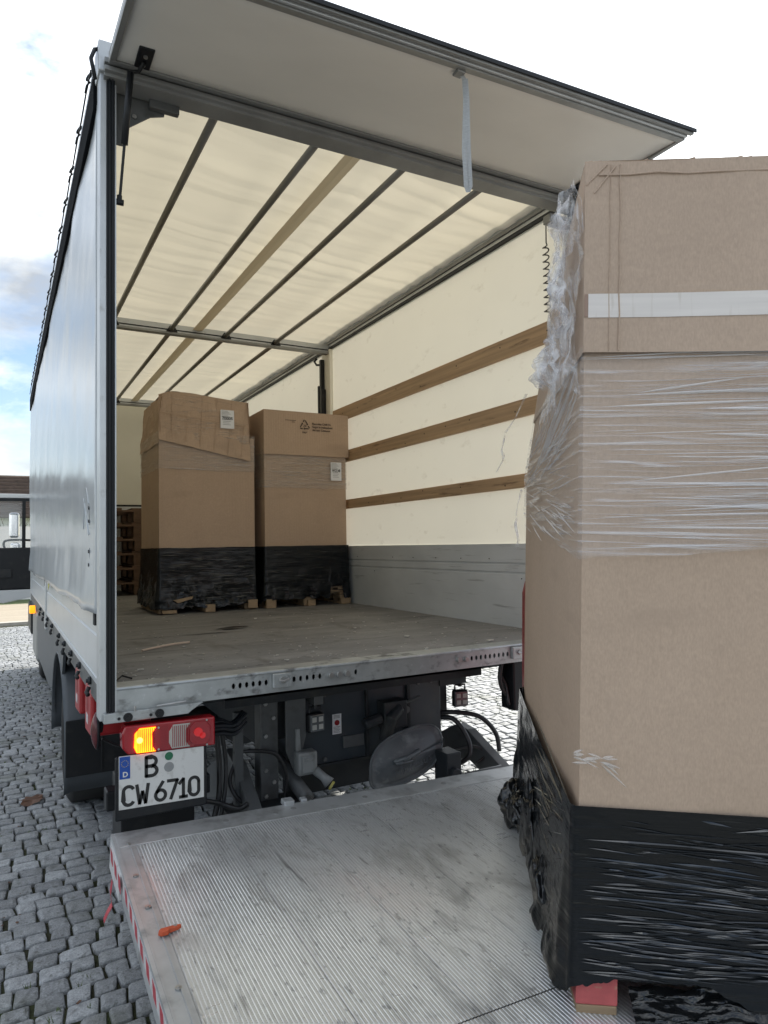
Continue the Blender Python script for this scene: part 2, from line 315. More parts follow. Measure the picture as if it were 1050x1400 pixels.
mk('far_wall', (0.80, 0.79, 0.76), 0.8).vary(0.6, 0.05); mk('far_tile', (0.10, 0.07, 0.055), 0.8).vary(3, 0.25)
mk('twig', (0.10, 0.075, 0.05), 0.9).vary(5, 0.3); mk('pane', (0.05, 0.06, 0.07), 0.1)
mk('grass_tuft', (0.085, 0.12, 0.03), 0.8).vary(6, 0.3)
def m(k): return X[k].m

# ------------------------------------------------------------------ ground
def ground():
    b = MB(); b.grid(lambda u, v: (-150+300*u, -60+360*v, -0.02), 30, 36)
    b.build('ground', m('soil'), kind='structure', label='dark soil and moss showing in the joints of the paving')
    return bpy.data.objects['ground']
GR = ground()
MB().box((-60, 15.4, -0.03), (60, 22, -0.008)).build('road', m('road'), kind='structure', label='pale sandy road beyond the truck')
MB().box((-60, 15.1, -0.03), (60, 15.4, 0.05)).build('kerb', m('kerb_stone'), kind='structure', label='pale stone kerb along the sandy road')
for x0_, y0_, x1_, y1_ in ((9.4, -40, 60, 15.1), (1.15, 9.45, 9.39, 15.1), (-60, -40, -4.15, 15.1), (-4.14, -40, 9.39, -3.6)):
    MB().box((x0_, y0_, -.012), (x1_, y1_, -.004)).build('paved_yard', m('far_setts'), kind='structure', label='stretch of grey setts further off')
MB().box((-60, 22, -0.03), (60, 120, -0.004)).build('lawn', m('grass_mat'), kind='structure', label='green verge beyond the road')

def stone(b, pts, zt, r):                                # pts: 4 corners of the cell (already inset)
    c = sum((V(p) for p in pts), V((0, 0)))/4
    ring = []
    k = len(pts)
    for i in range(k):
        p = V(pts[i]); a = V(pts[i-1]); d = V(pts[(i+1) % k]); e = 0.05+0.10*r.random(); f = 0.05+0.10*r.random()
        ring.append(p+(a-p)*e); ring.append(p+(d-p)*f)
    n = len(ring); tx, ty = r.uniform(-.04, .04), r.uniform(-.04, .04)
    def Z(p): return zt+tx*(p.x-c.x)+ty*(p.y-c.y)
    vs = []
    for p in ring: q = p+(c-p)*0.0; vs.append((q.x, q.y, -0.03))
    for p in ring: vs.append((p.x, p.y, Z(p)-0.010))
    for p in ring: q = p+(c-p)*0.07; vs.append((q.x, q.y, Z(q)-0.0022))
    for p in ring: q = p+(c-p)*0.33; vs.append((q.x, q.y, Z(q)+r.uniform(-.0015, .0025)))
    vs.append((c.x, c.y, Z(c)+r.uniform(-.001, .003)))
    fs = []
    for t in range(3):
        for i in range(n): j = (i+1) % n; fs.append((t*n+i, t*n+j, (t+1)*n+j, (t+1)*n+i))
    for i in range(n): fs.append((3*n+i, 3*n+(i+1) % n, 4*n))
    b.add(vs, fs); b.att += [r.random()]*0
    return len(fs)
def cobbles():
    r = random.Random(77); cells = []
    y = -3.6; row = 0
    while y < 14.6:
        d = r.uniform(0.088, 0.108)
        x0, x1 = ((-4.2, 8.0) if y < 1 else ((-3.5, 9.5) if y < 9.5 else (-3.5, 1.2)))
        x = x0+r.uniform(0, .15)
        while x < x1:
            w_ = r.uniform(0.085, 0.125) if r.random() < 0.85 else r.uniform(0.12, 0.15)
            cells.append((x, y, w_, d)); x += w_
        y += d; row += 1
    def warp(px, py):
        return V((px+0.03*fbm(px*0.9, py*0.9, 3)+0.012*sin(py*2.1), py+0.06*fbm(px*0.55, py*0.8, 9)+0.03*sin(px*1.3+py*.4)))
    scored = []; rest = []
    for c in cells:
        cx, cy = c[0]+c[2]/2, c[1]+c[3]/2
        q = project((cx, cy, 0)); s = None
        if q and -5 < q[0] < 1055 and 700 < q[1] < 1405:
            px, py, z = q
            vis = (py > 1141 and px < 150+(py-1141)*.31) or (850 < py <= 1141 and px < 88) or (1066 < py <= 1141 and px < 156)
            vis2 = px > 605 and px < 715 and 905 < py < 1045
            if vis or vis2: s = z
        if s is not None: scored.append((s, c))
        else: rest.append(c)
    scored.sort(key=lambda t: t[0])
    mass = MB()
    def make(c, b):
        x, y, w_, d = c; g_ = 0.0034+0.003*r.random(); j = 0.0075
        pts = []
        for sx, sy in ((0, 0), (1, 0), (1, 1), (0, 1)):
            px = x+(g_ if sx == 0 else w_-g_)+r.uniform(-j, j); py = y+(g_ if sy == 0 else d-g_)+r.uniform(-j, j)
            pts.append(warp(px, py))
        n = stone(b, pts, r.uniform(-0.003, 0.003)+0.012*fbm(x*.6, y*.6), r); b.att += [min(1, max(0, r.gauss(.5, .22)))]*n
    for i, (s, c) in enumerate(scored):
        if i < 300:
            b = MB(); make(c, b); b.build('cobblestone', m('granite'), GR, recalc=False)
        else: make(c, mass)
    for c in rest: make(c, mass)
    mass.build('cobblestone_field', m('granite'), GR, recalc=False, kind='stuff')
cobbles()
def tufts():
    b = MB(); r = random.Random(4)
    for _ in range(9000):
        x, y = r.uniform(-4.5, 9.5), r.uniform(-3.5, 13.5)
        if fbm(x*.5, y*.5, 2) < 0.02-(0.3 if x > 2.5 or y > 9 else 0.0): continue
        for k in range(7):
            a = r.uniform(0, 6.28); h = r.uniform(.006, .018)*(1.7 if x > 2.5 else 1); l = r.uniform(.006, .02); dx, dy = r.uniform(-.01, .01), r.uniform(-.01, .01)
            p = V((x+dx, y+dy, -.015)); s_ = V((cos(a+1.57), sin(a+1.57), 0))*.003
            b.add([p-s_, p+s_, p+V((cos(a)*l, sin(a)*l, h+.012))], [(0, 1, 2)])
    b.build('joint_grass', m('grass_tuft'), recalc=False, kind='stuff', label='short grass and moss growing in the paving joints')
tufts()
# ------------------------------------------------------------------ truck
T = thing('delivery_truck', 'grey curtain sided truck with open cargo bed, raised roof flap and lowered tail lift', 'truck', (0, 0, 0))
FZ = 1.147
# bed: rear boards of plywood side by side
bed = MB().box((0.05, 0.10, FZ-0.03), (2.475, 6.95, FZ-0.004)).build('cargo_floor', m('bed_ply'), T)
bb = MB()
for k in range(5):                                       # worn sheet joints, each sheet its own sub-part
    y0 = 0.10+k*1.37
    b = MB().grid(lambda u, v, y0=y0: (0.052+2.42*u, y0+0.003+1.364*v, FZ+0.0035*fbm(u*5, y0+v*3, 1)), 24, 14)
    b.build('floor_sheet', m('bed_ply'), bed, smooth=True)
# rear sill with punched holes
def sill():
    b = MB(); b.box((0.032, 0.0, FZ-0.008), (2.468, 0.115, FZ+0.006))             # top flange
    b.tube([(0.032, 0.004, FZ), (2.468, 0.004, FZ)], 0.008, 8)
    z0, z1 = 1.068, FZ-0.008
    holes = [0.50+0.028*i for i in range(6)]+[0.765+0.03*i for i in range(5)]+[1.06]
    holes += [1.70+0.028*i for i in range(9)]+[2.05+0.028*i for i in range(8)]
    holes.sort(); zc = (z0+z1)/2+0.004; x = 0.032
    def quad(xa, xb): b.add([(xa, 0, z0), (xb, 0, z0), (xb, 0, z1), (xa, 0, z1)], [(0, 1, 2, 3)])
    for h in holes:
        a, c = h-0.0125, h+0.0125
        if a < x: continue
        quad(x, a); rx, rz = 0.0075, 0.0125
        ring = [(h+rx*cos(t*pi/4+pi/8), 0, zc+rz*sin(t*pi/4+pi/8)) for t in range(8)]
        back = [(q[0], 0.006, q[2]) for q in ring]
        sq = [(c, 0, zc+.02), (h, 0, zc+.02), (a, 0, zc+.02), (a, 0, zc-.02), (h, 0, zc-.02), (c, 0, zc-.02)]
        vs = ring+back+[(c, 0, z0), (a, 0, z0), (a, 0, z1), (c, 0, z1)]
        fs = [(i, (i+1) % 8, 8+(i+1) % 8, 8+i) for i in range(8)]
        BR, BL, TL, TR = 16, 17, 18, 19
        fs += [(TR, 0, 7, BR), (TR, TL, 2, 1), (TR, 1, 0), (TL, 3, 2), (TL, BL, 4, 3), (BL, 5, 4), (BL, BR, 6, 5), (BR, 7, 6)]
        b.add(vs, fs); x = c
    quad(x, 2.468)
    b.box((0.032, 0.0, z0-0.006), (2.468, 0.07, z0))
    return b.build('rear_sill', m('galva'), T, recalc=False)
SI = sill()
for xx in (0.705, 1.985):
    q = MB().box((xx-0.042, -0.022, 1.082), (xx+0.042, -0.001, 1.142)).build('latch_block', m('galva'), SI, bevel=0.004)
    MB().cyl((xx, -0.026, 1.115), (0, 1, 0), 0.014, 0.012, 12).tube([(xx-.02, -.034, 1.118), (xx, -.037, 1.112), (xx+.024, -.034, 1.119)], 0.004, 6).build('latch_bolt', m('steel'), SI)
for xx in (0.935, 0.975, 1.015, 1.62, 1.665):
    MB().cyl((xx, -0.006, 1.108), (0, 1, 0), 0.013, 0.014, 12).build('bolt_head', m('steel'), SI, bevel=.002)
lb = MB().prism([(0.0, 1.028), (0.31, 1.028), (0.325, 1.04), (0.37, 1.0655), (0.0, 1.0655)], 1, -0.03, 0.05).build('corner_bracket', m('galva'), SI, bevel=0.003)
for xx in (0.085, 0.20):
    MB().cyl((xx, -0.031, 1.045), (0, 1, 0), 0.017, 0.01, 14).cyl((xx, -0.038, 1.045), (0, 1, 0), 0.008, 0.006, 8).build('bolt_head', m('black'), SI)
    MB().cyl((xx-.032, -0.031, 1.043), (0, 1, 0), 0.006, 0.004, 8).build('bolt_hole', m('black'), SI)
MB().tube([(0.19, -.034, 1.074), (0.30, -.034, 1.079)], .0035, 6).build('hinge_pin', m('steel'), SI)
MB().tube([(0.11, -.034, 1.064), (.11, -.034, 1.084)], .004, 6).build('hinge_pin', m('steel'), SI)
# corner posts: outer alu strip, black rubber seals, thin alu lip
def post(x0, sgn, name):
    P_ = lambda a, b: (min(x0+sgn*a, x0+sgn*b), max(x0+sgn*a, x0+sgn*b))
    a0, a1 = P_(-0.012, 0.013)
    o = MB().box((a0, -0.004, 1.035), (a1, 0.09, 3.56)).build(name, m('alu'), T, bevel=0.003)
    a0, a1 = P_(0.0135, 0.042); z0 = 1.06
    b = MB()
    for k in range(5):
        c0 = a0+(a1-a0)*k/5; c1 = a0+(a1-a0)*(k+1)/5
        b.box((c0+.0006, -0.012-0.006*(k % 2), z0), (c1-.0006, 0.03, 3.53))
    b.build('rubber_seal', m('rubber'), o)
    a0, a1 = P_(0.0425, 0.0475)
    MB().box((a0, -0.006, z0), (a1, 0.05, 3.50)).build('post_lip', m('alu'), o)
    return o
post(0.0, 1, 'corner_post'); post(2.5, -1, 'corner_post')
# header across the rear opening: stepped profile
def zx(x): return 0.0*x
hb = MB()
prof = [(-0.03, 3.535), (0.05, 3.525), (0.05, 3.59), (-0.045, 3.60), (-0.045, 3.580), (-0.028, 3.577), (-0.028, 3.568), (-0.05, 3.565), (-0.05, 3.548), (-0.03, 3.545)]
vs = [(0.0, y, z-0.022) for y, z in prof]+[(2.5, y, z+0.005) for y, z in prof]; n_ = len(prof)
hb.add(vs, [tuple(range(n_)), tuple(range(2*n_-1, n_-1, -1))]+[(i, i+n_, (i+1) % n_+n_, (i+1) % n_) for i in range(n_)])
HD = hb.build('rear_header', m('alu_dark'), T, bevel=0.002)
MB().box((-0.02, -0.02, 3.535), (0.05, 0.10, 3.66)).build('corner_cap', m('alu'), T, bevel=0.006)
MB().tube([(-.03, -.01, 3.50), (-.045, -.005, 3.58), (-.03, .01, 3.63), (0, .02, 3.65)], .008, 6).build('corner_cord', m('rubber'), T, smooth=True)
MB().prism([(0.05, 3.45), (0.05, 3.30), (0.085, 3.30), (0.09, 3.37), (0.19, 3.45), (0.245, 3.468), (0.245, 3.515), (0.05, 3.53)], 1, 0.06, 0.07).build('gusset_plate', m('lift_grey'), T, bevel=.003)
MB().box((0.18, 0.03, 3.475), (0.30, 0.06, 3.512)).build('gusset_bar', m('lift_grey'), T, bevel=.003)
MB().cyl((0.125, 0.055, 3.43), (0, 1, 0), 0.009, 0.006, 10).build('bolt_head', m('steel'), T)
MB().box((2.30, -.0, 3.44), (2.45, .06, 3.487)).build('gusset_bar', m('alu_dark'), T, bevel=.004)
# roof flap hinged open
def fl(x, y, dz=0):                                     # y 0 (hinge) .. -0.70 (outer edge)
    t = -y/0.70; zh = 3.562+0.014*x/2.5*2; zo = 3.478+0.116*x/2.5
    return V((x, -0.045+y*(0.655/0.70), zh+(zo-zh)*t+dz+0.012*sin(pi*t)))
FX0, FX1 = 0.014, 2.515
fb = MB().grid(lambda u, v: fl(FX0+(FX1-FX0)*u, -0.70*v), 20, 8)
FLP = fb.build('roof_flap', m('flap_under'), T, smooth=True, solid=0.012)
def flbar(name, y0, y1, d0, d1, x0, x1, mt):
    b = MB(); a = [fl(x0, y0, d0), fl(x0, y1, d0), fl(x0, y1, d1), fl(x0, y0, d1)]; c = [fl(x1, y0, d0), fl(x1, y1, d0), fl(x1, y1, d1), fl(x1, y0, d1)]
    b.add(a+c, [(0, 1, 2, 3), (7, 6, 5, 4), (0, 4, 5, 1), (1, 5, 6, 2), (2, 6, 7, 3), (3, 7, 4, 0)])
    return b.build(name, m(mt), FLP, bevel=.002)
flbar('edge_profile', -0.665, -0.700, -0.012, 0.03, FX0, FX1, 'alu_dark')
flbar('edge_profile', -0.701, -0.716, -0.004, 0.03, FX0, FX1, 'alu')
flbar('edge_profile', -0.717, -0.738, 0.004, 0.034, FX0-.01, FX1+.02, 'alu_dark')
flbar('edge_profile', -0.739, -0.748, 0.012, 0.03, FX0-.01, FX1+.03, 'rubber')
flbar('hinge_profile', -0.004, -0.035, -0.014, 0.03, FX0, FX1, 'alu_dark')
flbar('side_profile', -0.036, -0.664, -0.012, 0.03, FX0, FX0+.022, 'alu_dark')
flbar('side_profile', -0.036, -0.664, -0.012, 0.03, FX1-.022, FX1, 'alu_dark')
def strut(xs, s_):
    top = fl(xs+0.012*s_, -0.055, -0.05); bot = V((xs-0.012*s_ if s_ > 0 else xs+.012, 0.02, 3.045))
    pl = MB(); c = fl(xs+.055*s_, -.10, -.012)
    pl.box((c.x-.03, c.y-.075, c.z-.006), (c.x+.028, c.y+.05, c.z+.004)).build('strut_plate', m('black'), FLP, bevel=.008)
    for q in (-.03, .02): MB().cyl(c+V((0, q, -.008)), (0, 0, 1), .008, .008, 10).build('plate_bolt', m('steel'), FLP)
    d = bot-top; md = top+d*.55
    g_ = MB().tube([top, md], .013, 12).build('gas_strut', m('black'), T, smooth=True)
    MB().tube([md, bot], .0055, 10).build('piston_rod', m('black'), g_)
    MB().cyl(bot, (1, 0, 0), .012, .03, 10).cyl(bot+V((0, 0, .012)), (0, 0, 1), .010, .03, 10).build('ball_joint', m('black'), g_)
    MB().tube([top, top+V((.03*s_, 0, .012)), c+V((0, 0, -.01))], .008, 8).build('ball_joint', m('black'), g_)
strut(0.075, 1); strut(2.43, -1)
# hand strap on the flap
def ribbon(pts, wdir, wd):
    b = MB(); w2 = V(wdir).normalized()*wd/2
    vs = []
    for p in pts: vs += [V(p)-w2, V(p)+w2]
    b.add(vs, [(2*i, 2*i+1, 2*i+3, 2*i+2) for i in range(len(pts)-1)]); return b
st = fl(1.235, -.655, -.012)
pts = [st+V((.0, .0, 0)), st+V((.018, .0, -.02)), st+V((.021, 0, -.10)), st+V((.012, 0.004, -.30)), st+V((.016, .002, -.45)), st+V((.024, 0, -.475)), st+V((.033, -.004, -.45)), st+V((.026, -.006, -.28)), st+V((.026, -.006, -.1)), st+V((.022, -.004, -.02))]
ribbon(pts, (.75, -.66, 0), .017).build('hand_strap', m('webbing'), FLP, solid=.0015)
MB().box(st+V((-.025, -.02, -.01)), st+V((.012, .02, .002))).build('strap_clip', m('alu_dark'), FLP, bevel=.003)
# roof: tarp, tubes, tape, cross beams, side rails
def roofz(x, y):
    fold = 0.35*fbm(x*0.5+y*0.12, y*3.2-x*0.5, 0.5, 2)+0.75*(0.35-abs(fbm(x*0.75, y*6.0-x*0.9, 4.2, 1)))*1.3+0.3*(0.3-abs(fbm(x*1.1, y*11-x*2.0, 8.2, 1)))
    amp = 0.034
    tri = min(1, abs((x % 0.47)-0.235)/0.235)
    return 3.672-0.012*(1-tri**2)+amp*fold
b = MB().grid(lambda u, v: (0.02+2.46*u, 0.03+6.94*v, roofz(0.02+2.46*u, 0.03+6.94*v)), 60, 480)
b.build('roof_tarp', m('tarp_cream'), T, smooth=True)
for xx in (0.475, 0.955, 1.432, 1.905):
    for y0, y1 in ((0.05, 3.27), (3.36, 6.62)):
        MB().tube([(xx, y0, 3.575), (xx-.008, (y0+y1)/2, 3.571), (xx-.01, y1, 3.575)], 0.0185, 12).build('roof_tube', m('roof_tube'), T, smooth=True)
    for yy in (3.262, 6.57):
        MB().prism([(xx-.05, 3.555), (xx+.045, 3.555), (xx+.02, 3.605), (xx-.02, 3.605)], 1, yy-.004, yy+.012).build('tube_bracket', m('black'), T)
b = MB(); b.add([(1.135, .12, 3.60), (1.175, .12, 3.592), (1.222, .12, 3.602), (1.135, 6.6, 3.60), (1.175, 6.6, 3.594), (1.222, 6.6, 3.602), (1.15, .09, 3.60), (1.20, .095, 3.60)], [(0, 1, 4, 3), (1, 2, 5, 4), (0, 6, 1), (1, 7, 2)])
b.build('roof_web', m('tape_roof'), T)
for yy in (3.275, 6.585):
    cb = MB().box((0.03, yy, 3.552), (2.47, yy+.05, 3.625)).build('cross_beam', m('alu'), T, bevel=.004)
    MB().box((0.03, yy-.012, 3.535), (2.47, yy+.052, 3.551)).build('beam_flange', m('alu_dark'), cb)
    MB().box((0.03, yy-.006, 3.57), (2.47, yy-.0005, 3.578)).build('beam_groove', m('rubber'), cb)
for xw, s_ in ((2.5, -1), (0.0, 1)):
    def bx(b, a, c, y0, y1, z0, z1): b.box((min(xw+s_*a, xw+s_*c), y0, z0), (max(xw+s_*a, xw+s_*c), y1, z1)); return b
    rl = bx(MB(), 0.0, 0.05, 0.10, 6.97, 3.655, 3.735).build('roof_rail', m('alu'), T, bevel=.003)
    bx(MB(), 0.004, 0.058, 0.10, 6.97, 3.628, 3.654).build('rail_groove', m('alu_dark'), rl)
    bx(MB(), 0.0, 0.046, 0.10, 6.97, 3.60, 3.627).build('rail_step', m('alu'), rl)
    bx(MB(), 0.01, 0.055, 0.10, 6.97, 3.588, 3.599).build('rail_lip', m('rubber'), rl)
# right curtain, slats, board, posts
def curtain(x, amp, yy0, yy1, z0, z1, nu, nv):
    return MB().grid(lambda u, v: (x+amp*fbm((yy0+(yy1-yy0)*u)*.9, (z0+(z1-z0)*v)*1.2, x), yy0+(yy1-yy0)*u, z0+(z1-z0)*v), nu, nv)
curtain(2.478, .010, 0.06, 6.97, 1.66, 3.60, 70, 24).build('right_curtain', m('curtain_cream'), T, smooth=True)
curtain(2.496, .006, 0.06, 6.97, 1.40, 3.60, 50, 20).build('right_curtain_outer', m('tarp_grey'), T, smooth=True) if 0 else None
for z0, z1 in ((2.838, 2.962), (2.442, 2.548), (2.008, 2.092)):
    for y0, y1 in ((0.09, 3.20), (3.45, 6.9)):
        sl_ = MB().grid(lambda u, v: (2.452, y0+(y1-y0)*u, z0+(z1-z0)*v+.004*fbm(u*4, z0)), 20, 1)
        sl_ = MB().box((2.446, y0, z0), (2.468, y1, z1)).build('wood_slat', m('slat_wood'), T, bevel=.002)
        k = y0+.12
        if y0 < 1:
            nm = MB()
            while k < y1: nm.cyl((2.4455, k, (z0+z1)/2+rnd.uniform(-.03, .03)), (1, 0, 0), .005, .003, 8); k += rnd.uniform(.25, .5)
            nm.build('nail_heads', m('ink_brown'), sl_, kind='stuff')
bd = MB()
prof = [(2.468, FZ), (2.468, 1.472), (2.476, 1.476), (2.476, 1.486), (2.468, 1.49), (2.468, 1.530), (2.476, 1.534), (2.476, 1.544), (2.468, 1.548), (2.468, 1.666), (2.5, 1.666), (2.5, FZ)]
vs = [(x, .06, z) for x, z in prof]+[(x, 6.97, z) for x, z in prof]; n_ = len(prof)
bd.add(vs, [tuple(range(n_)), tuple(range(2*n_-1, n_-1, -1))]+[(i, i+n_, (i+1) % n_+n_, (i+1) % n_) for i in range(n_)])
BD = bd.build('right_side_board', m('board_in'), T)
rv = MB()
for k in range(12): rv.cyl((2.467, .2+.32*k, 1.51+rnd.choice((-.06, .06))), (1, 0, 0), .004, .004, 8)
rv.build('rivets', m('black'), BD, kind='stuff')
mp_ = MB().box((2.44, 3.24, FZ), (2.475, 3.42, 3.58)).build('side_post', m('curtain_back'), T, bevel=.003)
MB().box((2.40, 3.36, 2.9), (2.439, 3.40, 3.50)).box((2.40, 3.42, 2.7), (2.436, 3.45, 3.25)).box((2.39, 3.33, 2.6), (2.439, 3.37, 3.2)).tube([(2.40, 3.45, 3.53), (2.38, 3.47, 3.50), (2.39, 3.44, 3.46), (2.42, 3.38, 3.45)], .012, 6).build('post_latch', m('black'), mp_, bevel=.004)
# coil cord at the rear right
pts = [(2.45, .12, 3.585), (2.44, .187, 3.56), (2.44, .19, 3.42)]
for k in range(140):
    a = k*2*pi/14; pts.append((2.44+.012*cos(a), .195+.022*sin(a), 3.41-k*.0030))
MB().tube(pts, .0038, 6).build('coil_cord', m('hose'), T, smooth=True)
# left side: curtain with hem, boards, rail, hooks
def ltarp(u, v):
    y = .088+6.83*u; z = 1.425+2.03*v
    bul = -.010*sin(pi*min(1, v*1.0))*1.0
    d = bul+.012*fbm(y*.7, z*.6, 2)+.006*fbm(y*1.1+z*1.6, z*.5-y*.3, 7)
    if v < .12: d += (-.016*(1-v/.12))+.006*sin(y*2.3)*(1-v/.12)
    edge = min(1, (y-.088)/.25)
    return (-.008+d*edge-.004, y, z+(.012*fbm(y*2, 1, 3) if v < .02 else 0))
LT = MB().grid(ltarp, 130, 60).build('left_curtain', m('tarp_grey'), T, smooth=True, solid=.002)
curtain(.03, .004, .1, 6.97, 1.43, 3.58, 20, 8).build('left_curtain_lining', m('curtain_back'), T, smooth=True)
MB().box((-.026, .09, 3.44), (.02, 6.97, 3.588)).build('curtain_rail_cover', m('seal_black'), T, bevel=.004)
MB().box((-.024, .09, 3.589), (.02, 6.97, 3.625)).build('roof_edge_rail', m('alu'), T, bevel=.006)
MB().box((-.006, .0905, 1.43), (.012, .14, 3.38)).build('curtain_end_pole', m('alu'), T, bevel=.004)
clip = MB().tube([(-.035+.012*cos(t*pi/6), .024*sin(t*pi/6+.5), .022+.024*cos(t*pi/6)) for t in range(13)], .0042, 6).tube([(-.03, 0, .0), (-.045, .005, -.02), (-.05, .018, -.05)], .0042, 6)
c0 = None
for k in range(16):
    yy = .20+.385*k+rnd.uniform(-.02, .02)
    if c0 is None: c0 = clip.build('roof_clip', m('chassis'), T, smooth=True); c0.scale = (.9,)*3; c0.location = (0, yy, 3.61)
    else: dup(c0, T, (0, yy, 3.61))
MB().tube([(-.034, .1+.19*k, 3.60+.012*(k % 2)) for k in range(36)], .0035, 6).build('roof_cord', m('rubber'), T)
# welded strap patches on the curtain
MB().tube([(-.02, .30+.20*t, 1.87+.07*sin(pi*t)*1.3-.10*t*t) for t in [i/10 for i in range(11)]], .003, 6).build('curtain_cord', m('tarp_grey'), LT)
MB().tube([(-.02, .29+.18*t, 1.74+.16*t) for t in (0, .5, 1)], .003, 6).build('curtain_cord', m('tarp_grey'), LT)
for zz in (1.78, 1.60):
    MB().box((-.019, .276, zz), (-.012, .284, zz+.085)).cyl((-.019, .28, zz+.015), (1, 0, 0), .007, .010, 8).cyl((-.019, .28, zz+.07), (1, 0, 0), .007, .010, 8).build('curtain_hook', m('lift_grey'), LT)
def sideboard(y0, y1, s_=0.0, xw=0.0, out=-1):
    prof = [(0.03, 1.146), (-.004, 1.146), (-.006, 1.17), (-.001, 1.172), (-.001, 1.33), (.006, 1.335), (.006, 1.342), (-.001, 1.347), (-.001, 1.46), (.03, 1.46)]
    vs = [(x if xw == 0 else xw-x, y0, z) for x, z in prof]+[(x if xw == 0 else xw-x, y1, z) for x, z in prof]; n_ = len(prof)
    return MB().add(vs, [tuple(range(n_)), tuple(range(2*n_-1, n_-1, -1))]+[(i, i+n_, (i+1) % n_+n_, (i+1) % n_) for i in range(n_)])
for a, c in ((.13, 3.60), (3.72, 6.93)):
    o = sideboard(a, c).build('side_board', m('board_alu'), T)
    MB().box((-.010, a+.05, 1.375), (-.002, a+.10, 1.44)).build('board_latch', m('black_matt'), o)
    sideboard(a, c, xw=2.53).build('side_board', m('board_alu'), T)
MB().box((-.012, 3.605, 1.02), (.03, 3.715, 1.43)).build('side_stanchion', m('alu'), T, bevel=.004)
MB().box((-.008, 6.935, 1.05), (.03, 6.99, 3.5)).build('front_corner_post', m('alu'), T, bevel=.004)
MB().box((2.47, 6.935, 1.05), (2.51, 6.99, 3.5)).build('front_corner_post', m('alu'), T, bevel=.004)
curtain(2.512, .008, .088, 6.93, 1.43, 3.45, 60, 20).build('right_curtain_skin', m('tarp_grey'), T, smooth=True) if 0 else None
rl = MB().box((-.002, .10, 1.068), (.05, 6.95, 1.1445)).build('lashing_rail', m('lift_grey'), T, bevel=.003)
MB().box((2.45, .10, 1.0), (2.498, 6.95, 1.1445)).build('lashing_rail', m('lift_grey'), T, bevel=.003)
h0 = None
for k in range(9):
    yy = .37+.44*k if k < 5 else 2.25+.55*(k-4)
    hm = MB().cyl((-.008, 0, .012), (1, 0, 0), .017, .014, 12).cyl((-.016, 0, .012), (1, 0, 0), .009, .012, 8).tube([(-.012, -.025, -.01), (-.022, -.03, -.03), (-.018, -.045, -.04)], .009, 8)
    if h0 is None: h0 = hm.build('lashing_hook', m('chassis'), T, smooth=True); h0.location = (0, yy, 1.115)
    else: dup(h0, T, (0, yy, 1.115))
tg = MB().add([(-.022, 3.05, 1.44), (-.02, 2.86, 1.43), (-.024, 3.0, 1.375)], [(0, 1, 2)]).build('yellow_tag', Mat('tag_yellow', (.45, .42, .05), .5).m, LT, solid=.002)
# front bulkhead inside
MB().box((.03, 6.96, 2.25), (2.47, 7.0, 3.69)).build('front_wall', m('curtain_back'), T)
MB().box((.03, 6.90, 2.14), (2.47, 6.959, 2.235)).build('front_ledge', m('alu'), T, bevel=.004)
MB().box((.03, 6.94, 2.236), (2.47, 6.962, 2.262)).build('ledge_gap', m('rubber'), T)
MB().box((.03, 6.95, FZ), (2.47, 7.0, 2.14)).build('front_wall_lower', m('bed_ply'), T)
# underbody
UB = MB().box((.75, .5, .72), (1.02, 7.6, .98)).box((1.62, .5, .72), (1.88, 7.6, .98)).build('chassis_rail', m('chassis'), T)
cbm = MB()
for k in range(12): cbm.box((.05, .3+.58*k, .985), (2.45, .38+.58*k, 1.1))
cbm.build('cross_members', m('chassis'), T)
MB().box((.04, .12, 1.10), (2.46, 6.9, FZ-.031)).build('floor_underside', m('chassis'), T)
mk('beam_blue', (0.036, 0.046, 0.056), 0.45).dirt((0.085, 0.08, 0.07), 6, 0.52, 0.75, 0.5)
LB = MB().box((.97, .45, .565), (1.81, .95, .955)).build('lift_beam', m('beam_blue'), T, bevel=.01)
MB().box((1.33, .43, .58), (1.345, .449, .94)).box((.975, .435, .565), (1.80, .449, .58)).build('beam_seam', m('chassis'), LB)
MB().box((.55, .3, .95), (1.98, 1.0, 1.06)).build('lift_crossbeam', m('chassis'), T)
MB().box((.74, .38, .40), (.83, .47, 1.06)).build('lift_upright', m('lift_grey'), T, bevel=.006)
hb_ = MB().prism([(.86, 1.06), (1.02, 1.06), (1.02, .93), (.965, .94), (.965, .76), (.93, .62), (.90, .60), (.86, .70)], 1, .36, .375).build('hinge_plate', m('lift_grey'), T, bevel=.004)
MB().box((1.0, .34, .90), (1.05, .44, .96)).build('lamp_bracket', m('lift_grey'), T, bevel=.004)
MB().prism([(.905, .80), (.925, .80), (.93, .70), (.915, .66), (.905, .70)], 1, .34, .36).build('hinge_ear', m('plastic_grey'), hb_, bevel=.004)
def worklight(x, y, z, yaw):
    mat = Matrix.Translation((x, y, z)) @ Matrix.Rotation(yaw, 4, 'Z')
    fr = lambda p: mat @ p
    o = MB(); o.box((-.045, -.02, -.048), (.045, .025, .048), fr).build('work_light', m('black'), T, bevel=.014)
    o = bpy.data.objects[[q.name for q in bpy.data.objects if q.name.startswith('work_light')][-1]]
    MB().box((-.037, -.026, -.04), (.037, -.0205, .04), fr).build('lamp_lens', m('lamp_glass'), o, bevel=.003)
    for i in (-1, 1):
        for j in (-1, 1):
            MB().box((i*.018-.012, -.030, j*.018-.012), (i*.018+.012, -.0265, j*.018+.012), fr).build('led_unit', m('led'), o, bevel=.002)
    MB().tube([mat @ V((-.03, 0, .05)), mat @ V((-.03, 0, .075)), mat @ V((.03, 0, .075)), mat @ V((.03, 0, .05))], .006, 6).cyl(mat @ V((0, 0, .085)), (0, 0, 1), .012, .04, 8).build('lamp_mount', m('black'), o)
